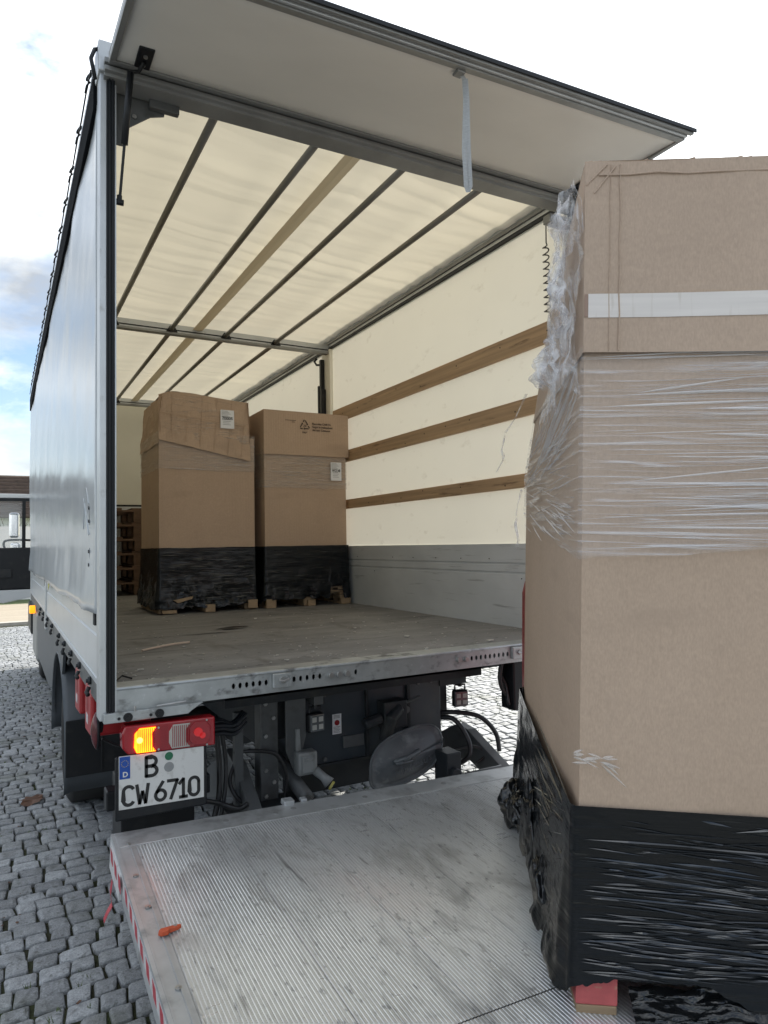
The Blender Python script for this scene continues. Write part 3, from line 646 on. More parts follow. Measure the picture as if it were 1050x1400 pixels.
worklight(1.012, .36, .815, .1); worklight(1.945, .46, .80, -.25)
MB().tube([(1.70, .5, .95), (1.86, .46, .94), (1.93, .46, .93), (1.945, .46, .90)], .02, 8).box((1.80, .44, .885), (1.975, .5, .925)).build('lamp_arm', m('chassis'), T)
MB().box((.95, .56, .40), (1.90, .66, .565)).build('underrun_bar', m('chassis'), T, bevel=.01)
for xx in (1.02, 1.10, 1.66, 1.74):
    for zz in (.60, .92): MB().cyl((xx, .446, zz), (0, 1, 0), .011, .012, 6).build('bolt_head', m('lift_grey'), LB)
for xx, zz in ((.765, .5), (.765, .62), (.765, .78), (.765, .93), (.805, .56), (.805, .86)): MB().cyl((xx, .376, zz), (0, 1, 0), .010, .012, 6).build('bolt_head', m('steel'), T)
MB().box((1.20, .436, .64), (1.32, .448, .70)).build('cover_plate', m('lift_grey'), LB, bevel=.003)
MB().box((1.58, .43, .60), (1.60, .448, .94)).build('beam_rib', m('chassis'), LB, bevel=.003)
MB().box((.60, .32, .50), (.64, .36, .92)).build('lift_strut', m('lift_grey'), T, bevel=.004)
# junction box with socket
jb = MB().box((.90, .30, .585), (1.00, .37, .695)).build('junction_box', m('plastic_grey'), T, bevel=.012)
MB().box((.918, .292, .60), (.985, .299, .68)).box((.93, .286, .655), (.975, .292, .672)).build('box_cover', m('plastic_grey'), jb, bevel=.003)
MB().tube([(.99, .31, .60), (1.02, .28, .57), (1.04, .26, .545)], [.022, .02, .03], 10).build('cable_socket', m('plastic_grey'), jb, smooth=True)
MB().cyl((1.047, .252, .535), (.4, -.3, -.3), .022, .012, 12).build('socket_cap', Mat('cap_yellow', (.42, .38, .10), .5).m, jb)
# oval foot guard with raised lettering
def oval(u, v):
    a = 2*pi*u; r_ = v
    ex = abs(cos(a))**.72*(1 if cos(a) >= 0 else -1); ez = abs(sin(a))**.8*(1 if sin(a) >= 0 else -1)
    x = 1.485+.215*ex*r_+.02*ez*r_; z = .588+.125*ez*r_+.042*ex*r_
    return (x, .30-.03*(1-r_*r_)+.05*max(0, ez)*r_-.02*(1 if r_ > .93 else 0), z)
OV = MB().grid(oval, 48, 10).build('foot_guard', m('guard_plastic'), T, smooth=True, solid=.008)
MB().tube([oval(i/48, 1.0) for i in range(49)], .006, 6).build('guard_rim', m('guard_plastic'), OV, smooth=True)
MB().tube([(1.395, .262, .583), (1.47, .25, .596), (1.54, .252, .622)], .014, 8).box((1.40, .245, .570), (1.50, .262, .582)).build('guard_handle', m('guard_plastic'), OV, smooth=True)
text('guard_lettering', 'hiloresus', .062, m('skirt'), OV, (1.40, .258, .505), (.97, 0, .24), (-.24, 0, .97), width=.23)
MB().tube([(1.42, .40, .66), (1.44, .36, .78), (1.50, .38, .82)], .035, 8).box((1.40, .36, .72), (1.54, .44, .86)).cyl((1.34, .38, .77), (1, 0, .2), .028, .10, 10).build('hydraulic_pump', m('chassis'), T, bevel=.006)
MB().tube([(1.56, .42, .83), (1.64, .40, .855)], .008, 6).cyl((1.55, .40, .80), (0, 1, 0), .02, .03, 10).build('pump_lever', m('lift_grey'), T)
sk = MB().box((1.145, .4465, .715), (1.195, .449, .815)).build('warning_label', m('paper'), LB)
MB().cyl((1.17, .4455, .772), (0, 1, 0), .014, .002, 12).build('label_mark', m('red_paint'), sk)
lm = MB()
for k in range(5): lm.box((1.150, .4450, .722+.007*k), (1.188-.006*(k % 2), .4460, .725+.007*k))
for k in range(3): lm.box((1.152, .4450, .795+.006*k), (1.186, .4460, .798+.006*k))
lm.build('label_lines', m('ink_grey'), sk)
# hoses
def spline(cp, n=10):
    out = []; P_ = [V(cp[0])]+[V(c) for c in cp]+[V(cp[-1])]
    for i in range(1, len(P_)-2):
        for k in range(n):
            t = k/n; a, b_, c, d = P_[i-1], P_[i], P_[i+1], P_[i+2]
            out.append(.5*((2*b_)+(-a+c)*t+(2*a-5*b_+4*c-d)*t*t+(-a+3*b_-3*c+d)*t**3))
    out.append(P_[-2]); return out
for cp, r_ in (([(1.80, .5, .72), (1.86, .42, .74), (2.0, .36, .71), (2.08, .32, .62), (2.09, .30, .52)], .013), ([(1.80, .5, .70), (1.87, .42, .70), (1.92, .36, .60), (1.90, .32, .52), (1.84, .36, .47)], .014),
               ([(.60, .34, .74), (.70, .32, .735), (.80, .33, .70), (.85, .33, .60), (.84, .34, .48)], .009), ([(.52, .34, .84), (.53, .33, .70), (.52, .30, .58), (.49, .28, .48)], .013),
               ([(.545, .34, .84), (.56, .33, .70), (.545, .30, .58), (.52, .28, .48)], .010), ([(.62, .36, .70), (.58, .34, .62), (.60, .3, .55), (.66, .3, .50)], .010),
               ([(.42, .2, .60), (.50, .25, .56), (.58, .22, .53), (.62, .2, .55)], .011), ([(1.97, .1, 1.06), (1.95, .1, .98), (1.96, .1, .92), (1.99, .1, .88)], .012), ([(2.0, .12, 1.06), (1.965, .12, 1.0), (1.99, .1, .92), (1.985, .08, .85), (1.99, .08, .83)], .009),
               ([(2.02, .15, 1.06), (2.03, .13, .96), (2.01, .11, .86), (2.02, .1, .80)], .016), ([(1.84, .4, .54), (1.94, .34, .56), (2.0, .3, .52), (1.93, .3, .48)], .008)):
    MB().tube(spline(cp), r_, 8).build('hose', m('hose'), T, smooth=True)
MB().box((2.0, .05, .80), (2.10, .16, 1.06)).build('hose_bracket', m('black'), T, bevel=.008)
for k in range(9):                                      # cable bundle by the tail lamp
    a = .025*(k % 3); z_ = .905+.018*(k//3)
    MB().tube(spline([(.40, .06+a, z_), (.47, .07+a, z_+.012*sin(k)), (.53, .08+a, z_-.012), (.59, .12+a, z_+.02)], 6), .008, 6).build('cable', m('rubber'), T, smooth=True)
# lift arms and cylinders
def plate(name, pts, x0, x1, mt): return MB().prism(pts, 0, x0, x1).build(name, m(mt), T, bevel=.004)
plate('lift_arm', [(1.2, .36), (.62, .66), (.55, .70), (.40, .66), (-.02, .40), (-.03, .34), (.06, .33), (.45, .50), (1.15, .28)], .62, .68, 'lift_grey')
plate('lift_arm', [(1.2, .30), (.62, .60), (.55, .63), (.45, .62), (-.02, .42), (-.03, .34), (.06, .33), (.45, .46), (1.15, .24)], 1.98, 2.04, 'lift_grey')
for xx in (.90, 1.72):
    c_ = MB().tube([(xx, .9, .66), (xx+.02, .25, .50)], .035, 12).build('lift_cylinder', m('lift_grey'), T, smooth=True)
    MB().tube([(xx+.02, .25, .50), (xx+.03, -.02, .44)], .018, 10).build('cylinder_rod', m('steel'), c_, smooth=True)
MB().box((1.66, .18, .40), (1.75, .30, .60)).cyl((1.70, .17, .50), (0, 1, 0), .03, .04, 12).cyl((1.70, .17, .44), (0, 1, 0), .025, .04, 12).build('pivot_block', m('chassis'), T, bevel=.006)
MB().tube([(1.60, .3, .42), (1.95, .1, .50)], .022, 10).build('torsion_bar', m('lift_grey'), T, smooth=True)
MB().box((.56, .30, .36), (.98, .44, .48)).build('lift_tray', m('chassis'), T, bevel=.006)
MB().box((.10, .25, .40), (.40, .5, .70)).box((.04, .22, .62), (.46, .30, .70)).build('lamp_carrier', m('black'), T, bevel=.006)
# tail lamp
TL = MB().prism([(.085, .905), (.065, .93), (.063, .985), (.075, 1.012), (.414, 1.004), (.414, .892)], 1, -.035, .03).build('tail_light', m('red_lens'), T, bevel=.006)
am = MB().prism([(.115, .908), (.185, .9055), (.172, .925), (.170, .975), (.186, .997), (.125, .999), (.107, .98), (.105, .93)], 1, -.041, -.0355).build('indicator_lens', m('amber_lit'), TL, bevel=.003)
MB().cyl((.125, -.0415, .955), (0, 1, 0), .011, .004, 14).build('indicator_bulb', m('bulb'), TL)
MB().prism([(.245, .905), (.315, .903), (.298, .925), (.298, .97), (.316, .994), (.25, .996), (.234, .972), (.233, .93)], 1, -.040, -.0355).build('reverse_lens', m('reverse_lens'), TL, bevel=.003)
MB().prism([(.33, .905), (.375, .904), (.394, .925), (.394, .972), (.376, .993), (.332, .994), (.312, .973), (.311, .926)], 1, -.040, -.0355).build('brake_lens', m('red_lens'), TL, bevel=.003)
MB().cyl((.345, -.042, .955), (0, 1, 0), .017, .006, 14).cyl((.362, -.042, .94), (0, 1, 0), .012, .006, 12).build('brake_bulb', m('red_lens_dark'), TL)
rb = MB()
for k in range(9): rb.box((.118+.0075*k, -.0425, .91), (.120+.0075*k, -.041, .995))
for k in range(9): rb.box((.246+.0075*k, -.0415, .91), (.248+.0075*k, -.040, .99))
for k in range(8): rb.box((.20+.004*k, -.0362, .912), (.2015+.004*k, -.035, .995))
rb.build('lens_ribs', m('red_lens'), TL, kind='stuff')
sm = MB()
for x, z in ((.195, .91), (.195, .992), (.38, .90), (.38, .996)): sm.cyl((x, -.036, z), (0, 1, 0), .004, .004, 8)
sm.build('lens_screws', m('steel'), TL)
# number plate
PL = MB().box((.040, -.030, .664), (.382, -.012, .900)).build('number_plate', m('black'), T, bevel=.006)
def pf(x, z, y=-.0345): return (x, y, z+.015-(x-.2)*.03)
def pbox(x0, x1, z0, z1, ya, yb):
    b = MB(); a = [pf(x0, z0, ya), pf(x1, z0, ya), pf(x1, z1, ya), pf(x0, z1, ya)]; c = [pf(x0, z0, yb), pf(x1, z0, yb), pf(x1, z1, yb), pf(x0, z1, yb)]
    return b.add(a+c, [(3, 2, 1, 0), (4, 5, 6, 7), (0, 1, 5, 4), (1, 2, 6, 5), (2, 3, 7, 6), (3, 0, 4, 7)])
pbox(.052, .368, .688, .884, -.0335, -.0305).build('plate_face', m('plate_white'), PL)
pbox(.054, .092, .800, .882, -.0345, -.0336).build('euro_band', m('plate_blue'), PL)
text('country_letter', 'D', .026, m('plate_white'), PL, pf(.066, .808, -.0349), (1, 0, -.03), (0, 0, 1), off=.0008)
sm = MB()
for k in range(12): sm.cyl(pf(.073+.012*cos(k*pi/6), .856+.012*sin(k*pi/6), -.0347), (0, 1, 0), .0016, .0006, 5)
sm.build('euro_stars', Mat('star_yellow', (.5, .4, .03), .5).m, PL)
def stroke_char(ch):                                    # plate glyphs as polylines in a unit box (w, 1)
    arc = lambda cx, cz, rx, rz, a0, a1, n=10: [(cx+rx*cos(radians(a0+(a1-a0)*i/n)), cz+rz*sin(radians(a0+(a1-a0)*i/n))) for i in range(n+1)]
    G = {'B': [[(0, 0), (0, 1)], [(0, 1), (.28, 1)]+arc(.28, .76, .24, .24, 90, -90)+[(0, .52)], [(.28, .52)]+arc(.28, .26, .28, .26, 90, -90)+[(0, 0)]],
         'C': [arc(.27, .74, .27, .26, 20, 180)+[(0, .26)]+arc(.27, .26, .27, .26, 180, 340)],
         'W': [[(0, 1), (.14, 0), (.30, .62), (.46, 0), (.60, 1)]],
         '6': [[(.40, 1), (.08, .50)]+arc(.27, .28, .27, .28, 140, 500, 18)],
         '7': [[(0, 1), (.52, 1), (.16, 0)]], '1': [[(.02, .76), (.24, 1), (.24, 0)], [(.04, 0), (.44, 0)]],
         '0': [arc(.26, .74, .26, .26, 0, 180)+[(0, .26)]+arc(.26, .26, .26, .26, 180, 360)+[(.52, .74)]]}
    return G[ch]
def glyph(ch, x, z, h, wd):
    b = MB()
    pls = stroke_char(ch)
    if ch in 'W71': pls = [pl[i:i+2] for pl in pls for i in range(len(pl)-1)]
    for pl in pls:
        pts = [V((x+px*h, z+pz*h)) for px, pz in pl]
        lv = []
        for i, p in enumerate(pts):
            t = (pts[min(i+1, len(pts)-1)]-pts[max(i-1, 0)]).normalized(); nn = V((-t.y, t.x))*wd/2
            if 0 < i < len(pts)-1:
                t1 = (pts[i]-pts[i-1]).normalized(); t2 = (pts[i+1]-pts[i]).normalized(); cth = max(.45, math.sqrt(max(0.01, (1+t1.dot(t2))/2))); nn = nn/cth
            ex_ = t*(wd*.28 if i in (0, len(pts)-1) and ch not in 'C' else 0)*(-1 if i == 0 else 1)
            lv += [p+ex_+nn, p+ex_-nn]
        vs = [pf(q.x, q.y, -.0346) for q in lv]+[pf(q.x, q.y, -.0336) for q in lv]; n2 = len(lv)
        fs = [(2*i, 2*i+1, 2*i+3, 2*i+2) for i in range(len(pts)-1)]
        b.add(vs, fs+[tuple(k+n2 for k in f) for f in fs])
    return b.build('plate_letter', m('ink'), PL, recalc=False)
glyph('B', .150, .799, .070, .0125)
for ch, xk, wv in (('C', .068, .040), ('W', .116, .046), ('6', .184, .036), ('7', .230, .036), ('1', .272, .026), ('0', .312, .038)):
    glyph(ch, xk, .702, .068, .0122)
MB().cyl(pf(.234, .864, -.0342), (0, 1, 0), .0155, .002, 16).build('plate_seal', m('seal_green'), PL)
s2 = MB().cyl(pf(.234, .823, -.0342), (0, 1, 0), .0185, .002, 18).build('plate_seal', m('seal_grey'), PL)
text('seal_mark', 'T', .02, m('ink_grey'), PL, pf(.2285, .816, -.0362), (1, 0, 0), (0, 0, 1))
# red fire extinguisher boxes, side reflector, mudguard, flap, skirt, wheels
for y0, y1 in ((.36, .585), (.83, 1.055)):
    o = MB().prism([(y0, .89), (y1-.01, .875), (y1, .90), (y1, 1.05), (y1-.03, 1.10), (y0+.03, 1.10), (y0, 1.06)], 0, -.004, .24).build('red_box', m('red_plastic'), T, bevel=.012)
    MB().box((-.0055, y0+.10, .925), (-.0042, y0+.165, .965)).build('box_label', m('stripe_white'), o)
    MB().box((-.0055, y0+.10, .98), (-.0042, y0+.17, 1.04)).build('box_label', m('red_paint'), o)
    MB().box((.01, y0+.06, 1.098), (.05, y0+.10, 1.108)).build('box_clasp', m('black'), o)
ov = MB().grid(lambda u, v: (-.012+.018*v*v, .20+.028*v*cos(2*pi*u), .955+.068*v*sin(2*pi*u)), 24, 4).build('side_reflector', m('reflector'), T, smooth=True, solid=.02)
MB().tube([(.004, .20+.030*cos(2*pi*k/24), .955+.07*sin(2*pi*k/24)) for k in range(25)], .007, 6).build('reflector_rim', m('rubber'), ov, smooth=True)
MB().tube([(.01, .20, .95), (.02, .19, 1.03), (.03, .18, 1.08)], .014, 8).build('reflector_arm', m('rubber'), ov)
MB().tube(spline([(.02, .2, .92), (.10, .19, .88), (.20, .18, .90), (.27, .16, .96)]), .005, 6).build('reflector_cable', m('hose'), ov)
fp = MB().box((.005, 1.745, .33), (.48, 1.765, .66)).box((.20, 1.738, .34), (.212, 1.745, .66)).build('mud_flap', m('black'), T, bevel=.004)
gp = []
for k in range(15):
    a = radians(-22+k*15.0); gp.append((2.36-.60*cos(a), .44+.56*sin(a)))
vs = []
for x in (.0, .03, .46, .48):
    for (y, z) in gp: vs.append((x, y, z-(.014 if x in (.0, .48) else 0)))
n_ = len(gp)
MB().add(vs, [(j*n_+i, j*n_+i+1, (j+1)*n_+i+1, (j+1)*n_+i) for j in range(3) for i in range(n_-1)]).build('mudguard', m('skirt'), T, smooth=True, solid=.012)
vs = [(x-2.0+2.0 if 0 else (2.5-x), y, z) for x, y, z in vs]
MB().add(vs, [(j*n_+i, j*n_+i+1, (j+1)*n_+i+1, (j+1)*n_+i) for j in range(3) for i in range(n_-1)]).build('mudguard', m('skirt'), T, smooth=True, solid=.012)
# grey side valance with the wheel cut-out
sp = [(1.90, 1.064)]
for k in range(12):
    a = radians(55+k*11); sp.append((2.36-.575*cos(a), .44+.545*sin(a)))
sp += [(2.95, .66), (3.3, .60), (5.2, .60), (5.2, 1.064)]
MB().prism(sp, 0, .004, .02).build('side_valance', m('skirt'), T)
MB().box((-.004, 5.3, .5), (.40, 6.3, 1.02)).build('fuel_tank', m('alu_dark'), T, bevel=.04)
def wheel(x, y, r_, wd):
    prof = [(wd/2-.02, .55*r_), (wd/2, .62*r_), (wd/2, .88*r_), (wd/2-.03, r_), (-wd/2+.03, r_), (-wd/2, .88*r_), (-wd/2, .62*r_), (-wd/2+.02, .55*r_)]
    k = 28; vs = [(x+a, y+q*cos(2*pi*j/k), r_+q*sin(2*pi*j/k)) for a, q in prof for j in range(k)]; n = len(prof)
    o = MB().add(vs, [(i*k+j, i*k+(j+1) % k, (i+1)*k+(j+1) % k, (i+1)*k+j) for i in range(n-1) for j in range(k)]).build('wheel', m('tyre'), T, smooth=True)
    MB().cyl((x, y, r_), (1, 0, 0), .56*r_, wd*.6, 24).cyl((x, y, r_), (1, 0, 0), .2*r_, wd*.9, 16).build('wheel_rim', m('lift_grey'), o)
for xx in (.26, 2.24): wheel(xx, 2.36, .40, .42); wheel(xx, 7.45, .40, .28)
MB().cyl((1.25, 2.36, .42), (1, 0, 0), .09, 1.9, 14).cyl((1.25, 2.36, .43), (0, 1, 0), .2, .3, 16).build('rear_axle', m('chassis'), T)
MB().box((1.9, 3.3, .5), (2.4, 4.6, .98)).build('battery_box', m('chassis'), T, bevel=.02)
# cab with the driver's door swung open
MB().prism([(7.1, .55), (8.75, .45), (8.85, .9), (8.75, 1.6), (8.45, 2.55), (8.2, 2.75), (7.1, 2.75)], 0, .10, 2.40).build('cab', m('cab_white'), T, bevel=.05)
MB().box((.0, 7.05, .62), (.12, 8.0, .98)).build('cab_step', m('black'), T, bevel=.02)
DR = MB().box((-.86, 8.20, 1.13), (.05, 8.27, 1.72)).build('cab_door', m('black'), T, bevel=.02)
MB().prism([(-.86, 1.13), (-.80, 1.06), (-.3, .95), (.05, 1.02), (.05, 1.129)], 1, 8.19, 8.28).build('door_sill', m('cab_white'), DR, bevel=.01)
MB().box((-.86, 8.20, 2.415), (.05, 8.27, 2.475)).build('door_frame', m('cab_white'), DR, bevel=.008)
MB().box((-.86, 8.195, 2.37), (.05, 8.265, 2.412)).build('door_seal', m('rubber'), DR)
MB().box((-.075, 8.20, 1.72), (-.03, 8.27, 2.38)).build('door_pillar', m('black'), DR)
MB().box((-.86, 8.20, 1.72), (-.82, 8.27, 2.4)).build('door_pillar', m('black'), DR)
MB().box((-.82, 8.23, 1.722), (-.076, 8.236, 2.369)).build('door_window', m('glass'), DR)
MB().box((-.60, 8.17, 1.30), (-.2, 8.199, 1.42)).build('door_pocket', m('black_matt'), DR, bevel=.01)
MR = MB().box((-.235, 8.40, 1.86), (-.105, 8.50, 2.22)).build('side_mirror', m('chrome'), T, bevel=.03)
MB().box((-.215, 8.40, 1.58), (-.09, 8.50, 1.79)).build('mirror_glass', m('chrome'), MR, bevel=.03)
MB().tube(spline([(.1, 8.45, 1.82), (-.10, 8.45, 1.83), (-.27, 8.45, 1.82), (-.30, 8.45, 1.76), (-.27, 8.45, 1.68)]), .016, 8).build('mirror_arm', m('black'), MR, smooth=True)
MB().cyl((-.03, 5.75, 1.03), (1, 0, 0), .045, .06, 14).build('side_marker', m('amber_marker'), T, bevel=.01)

# ------------------------------------------------------------------ tail lift platform (part of the truck)
PO = V((.033, -.05, .63)); PX = V((1, -.015, -.030)).normalized(); PY = V((-.012, -1, -.05)).normalized(); PN = PX.cross(PY)*-1
if PN.z < 0: PN = -PN
def pt(x, y, z=0): return PO+PX*x+PY*y+PN*z
PW, PLEN = 2.43, 2.05
pfm = lambda p: pt(p.x, p.y, p.z)
PLT = MB().box((0.0, 0.0, -.085), (PW, .02, -.004), pfm).box((0.012, .02, -.06), (PW-.012, PLEN, -.012), pfm).build('lift_platform', m('lift_rim'), T)
MB().box((0, -.004, -.0035), (PW, .118, .002), pfm).build('hinge_plank', m('lift_rim'), PLT, bevel=.002)
def plank(x0, x1, y0, y1):
    b = MB(); pitch = .0105; n = int((x1-x0)/pitch); pitch = (x1-x0)/n
    pr = [(x0+.001, -.012), (x0+.001, -.0006)]
    for k in range(n):
        a = x0+k*pitch
        pr += [(a+.0022, -.0006), (a+.0032, .0007), (a+.0072, .0007), (a+.0082, -.0006)]
    pr += [(x1-.001, -.0006), (x1-.001, -.012)]
    vs = [pt(px, y0, pz) for px, pz in pr]+[pt(px, y1, pz) for px, pz in pr]; q = len(pr)
    b.add(vs, [(i, i+1, i+1+q, i+q) for i in range(q-1)])
    return b.build('plank', m('lift_alu'), PLT)
edges = [.058, .385, .67, .955, 1.24, 1.525, 1.81, 2.095, 2.345]
for a, c in zip(edges[:-1], edges[1:]):
    plank(a, c, .1185, 1.352); plank(a, c, 1.356, PLEN)
for a, c in ((0.0, .0575), (2.3455, PW)):
    MB().box((a, .1185, -.0035), (c, PLEN, .0), pfm).box((a+.038 if a == 0 else a, .1185, 0), (a+.042 if a == 0 else a+.005, PLEN, .004), pfm).box((a, .1185, 0), (a+.004, PLEN, .003), pfm).build('edge_plank', m('lift_rim'), PLT)
for a, c in ((-.012, -.0005), (PW+.0005, PW+.012)):
    MB().box((a, 0, -.085), (c, PLEN, .003), pfm).build('side_rail', m('lift_rim'), PLT)
MB().box((-.02, .06, -.09), (-.0125, .30, -.012), pfm).build('rail_plate', m('stripe_white'), PLT)
y = .10
while y < PLEN-.1:                                      # red slanted blocks of the warning stripe
    h = [(-.0135, y, -.047), (-.0135, y+.05, -.047), (-.0135, y+.028, -.012), (-.0135, y-.022, -.012)]
    if y < .30: h = [(-.0215, p[1], p[2]) for p in h]
    MB().add([pt(*q) for q in h]+[pt(q[0]+.001, q[1], q[2]) for q in h], [(0, 1, 2, 3), (7, 6, 5, 4), (0, 4, 5, 1), (1, 5, 6, 2), (2, 6, 7, 3), (3, 7, 4, 0)]).build('stripe_block', m('stripe_red'), PLT)
    y += .098
ws = MB().box((-.0132, .02, -.049), (-.0122, PLEN, -.010), pfm).build('stripe_band', m('stripe_white'), PLT)
rg = MB(); 
rib = [pt(-.024, .17, -.085), pt(-.03, .18, -.12), pt(-.026, .20, -.15), pt(-.04, .20, -.175), pt(-.05, .20, -.20)]
ribbon(rib, (.0, 1, .3), .022).build('torn_tape', m('stripe_red'), PLT, solid=.001)
for (x, y) in ((.034, .104), (.024, .344), (.028, .549), (.034, .952), (.03, 1.3), (.03, 1.7)):
    MB().cyl(pt(x, y, .003), PN, .009, .005, 10).cyl(pt(x, y, .006), PN, .0045, .003, 6).build('bolt_head', m('steel'), PLT)
for (x, y) in ((.60, .06), (.68, .05), (.40, .055), (1.0, .06), (1.4, .06)):
    MB().cyl(pt(x, y, .0025), PN, .012, .003, 10).build('bolt_head', m('alu_dark'), PLT)
MB().box((.655, -.035, -.004), (.70, .012, .018), pfm).build('hinge_tab', m('alu'), PLT, bevel=.004)
MB().box((.735, -.03, -.004), (.76, .0, .012), pfm).build('hinge_tab', m('alu'), PLT, bevel=.004)
MB().prism([(0, 0), (.034, 0), (.034, .2), (0, .2)], 2, 0, .001).build('x', m('alu'), None) if 0 else None
# orange flag stub lying on the platform edge
oc = pt(.060, .705, .004)
def oloc(x, y, z): return oc+PX*(x*cos(.25)-y*sin(.25)*-1)+PY*(-x*sin(.25)*1+y*cos(.25))+PN*z
op = [(.78*qx, .8*qy) for qx, qy in ((-.042, -.004), (-.036, .012), (-.012, .0165), (-.004, .010), (.030, .010), (.046, .004), (.048, -.003), (.020, -.012), (-.030, -.013))]
b = MB(); n_ = len(op)
b.add([oloc(x, y, .0) for x, y in op]+[oloc(x*.94, y*.9, .010+.004*(x < 0)) for x, y in op], [tuple(range(n_-1, -1, -1)), tuple(range(n_, 2*n_))]+[(i, (i+1) % n_, n_+(i+1) % n_, n_+i) for i in range(n_)])
OC = b.build('plastic_clip', m('cap_orange'), bevel=.002); tag(OC, 'small orange plastic clip lying on the left edge of the tail lift', 'plastic clip')
MB().cyl(oloc(.018, -.001, .011), PN, .005, .003, 8).build('clip_rivet', m('steel'), OC)

# ------------------------------------------------------------------ pallets and wrapped loads
def build_pallet(parent, W_, D_, mt, mt_block=None, h=.145, blockmats=None):
    bl = .10; bh = h-.066
    for i, xx in enumerate((0, W_/2-bl/2, W_-bl)):
        MB().box((xx+.002, 0, 0), (xx+bl-.002, D_, .021)).build('bottom_board', m(mt), parent, bevel=.002)
        for j, yy in enumerate((0, D_/2-.0725, D_-.145)):
            k = blockmats.get((i, j), mt) if blockmats else mt
            MB().box((xx, yy+.001, .0215), (xx+bl, yy+.144, .0215+bh)).build('block', m(k), parent, bevel=.003)
    for yy in (0, D_/2-.0725, D_-.145):
        MB().box((0, yy+.002, .022+bh), (W_, yy+.143, .043+bh)).build('stringer_board', m(mt), parent, bevel=.002)
    n = 5
    for k in range(n):
        xx = (W_-.12)*k/(n-1)
        MB().box((xx, .001, .0435+bh), (xx+.12, D_-.001, .065+bh)).build('deck_board', m(mt), parent, bevel=.002)
def ridge(b, p0, p1, nrm, wd, ht):
    p0, p1, nrm = V(p0), V(p1), V(nrm); d = (p1-p0).normalized(); s_ = nrm.cross(d).normalized()*wd
    mid = p0.lerp(p1, .5)+nrm*ht*1.2
    b.add([p0, p1, p0.lerp(p1, .3)-s_, p0.lerp(p1, .7)-s_*.8, p0.lerp(p1, .3)+s_, p0.lerp(p1, .7)+s_*.8, p0.lerp(p1, .3)+nrm*ht, p0.lerp(p1, .7)+nrm*ht], [(0, 6, 2), (0, 4, 6), (2, 6, 7, 3), (6, 4, 5, 7), (3, 7, 1), (7, 5, 1)])
def sleeve(W_, D_, h0, h1, off, nu=90, nh=40, amp=.004, seed=0, zf=None, bulge=None):
    # closed sleeve of film around the load, from height h0 to h1 (functions of perimeter position)
    per = [(0, 0), (W_, 0), (W_, D_), (0, D_)]; Ls = [W_, D_, W_, D_]; tot = sum(Ls)
    def P_(s):
        s = s % tot
        for k in range(4):
            if s <= Ls[k]+1e-9:
                a = V(per[k]); c = V(per[(k+1) % 4]); q = a.lerp(c, s/Ls[k]); t = (c-a).normalized(); return q, V((t.y, -t.x)), k, s
            s -= Ls[k]
    pos = []
    for k in range(4):
        n = nu if k in (0, 3) else nu//3
        pos += [sum(Ls[:k])+Ls[k]*i/n for i in range(n)]
    b = MB(); n = len(pos)
    for j in range(nh+1):
        for i, s in enumerate(pos):
            q, nn, k, ss = P_(s); a = h0(k, ss) if callable(h0) else h0; c = h1(k, ss) if callable(h1) else h1
            z = a+(c-a)*j/nh
            d = off+amp*(fbm(s*2.2+seed, z*26, seed, 3)+.6*fbm(s*5, z*70+s*2, seed+5, 2))
            if bulge: d += bulge(k, ss, j/nh)
            cn = 0 if not (ss < 1e-6) else -.003
            q2 = q+nn*(d+cn)
            if ss < 1e-6:                      # corner: push out along both normals
                pn = P_(s-1e-4)[1]; q2 = q+(nn+pn)*d
            b.v.append((q2.x, q2.y, z))
    for j in range(nh):
        for i in range(n):
            i2 = (i+1) % n; b.f.append((j*n+i, j*n+i2, (j+1)*n+i2, (j+1)*n+i))
    return b
# the big load on the lift, local axes: x along its front face, y into depth, z up
a = radians(34); bn = V((.012, -.045, 1)).normalized()
bu = V((cos(a), -sin(a), 0)); bu = (bu-bn*bu.dot(bn)).normalized(); bv = bn.cross(bu)
C0 = V((.895, -1.505, .529))
MW = Matrix(((bu.x, bv.x, bn.x, C0.x), (bu.y, bv.y, bn.y, C0.y), (bu.z, bv.z, bn.z, C0.z), (0, 0, 0, 1)))
BL = thing('wrapped_pallet', 'tall carton in black and clear wrap on a pink footed pallet on the tail lift', 'wrapped pallet', mw=MW)
BW, BD_ = .80, 1.20
pm = {(0, 0): 'pallet_pink', (1, 0): 'pallet_wood', (2, 0): 'pallet_pink'}
build_pallet(BL, BW, BD_, 'pallet_wood', blockmats=pm)
def wb(p):
    x, y, z = p
    return (x+.14*max(0, z-1.38)*(max(0, y)/1.2)*(1-max(0, min(1, x/.8))), y, z)
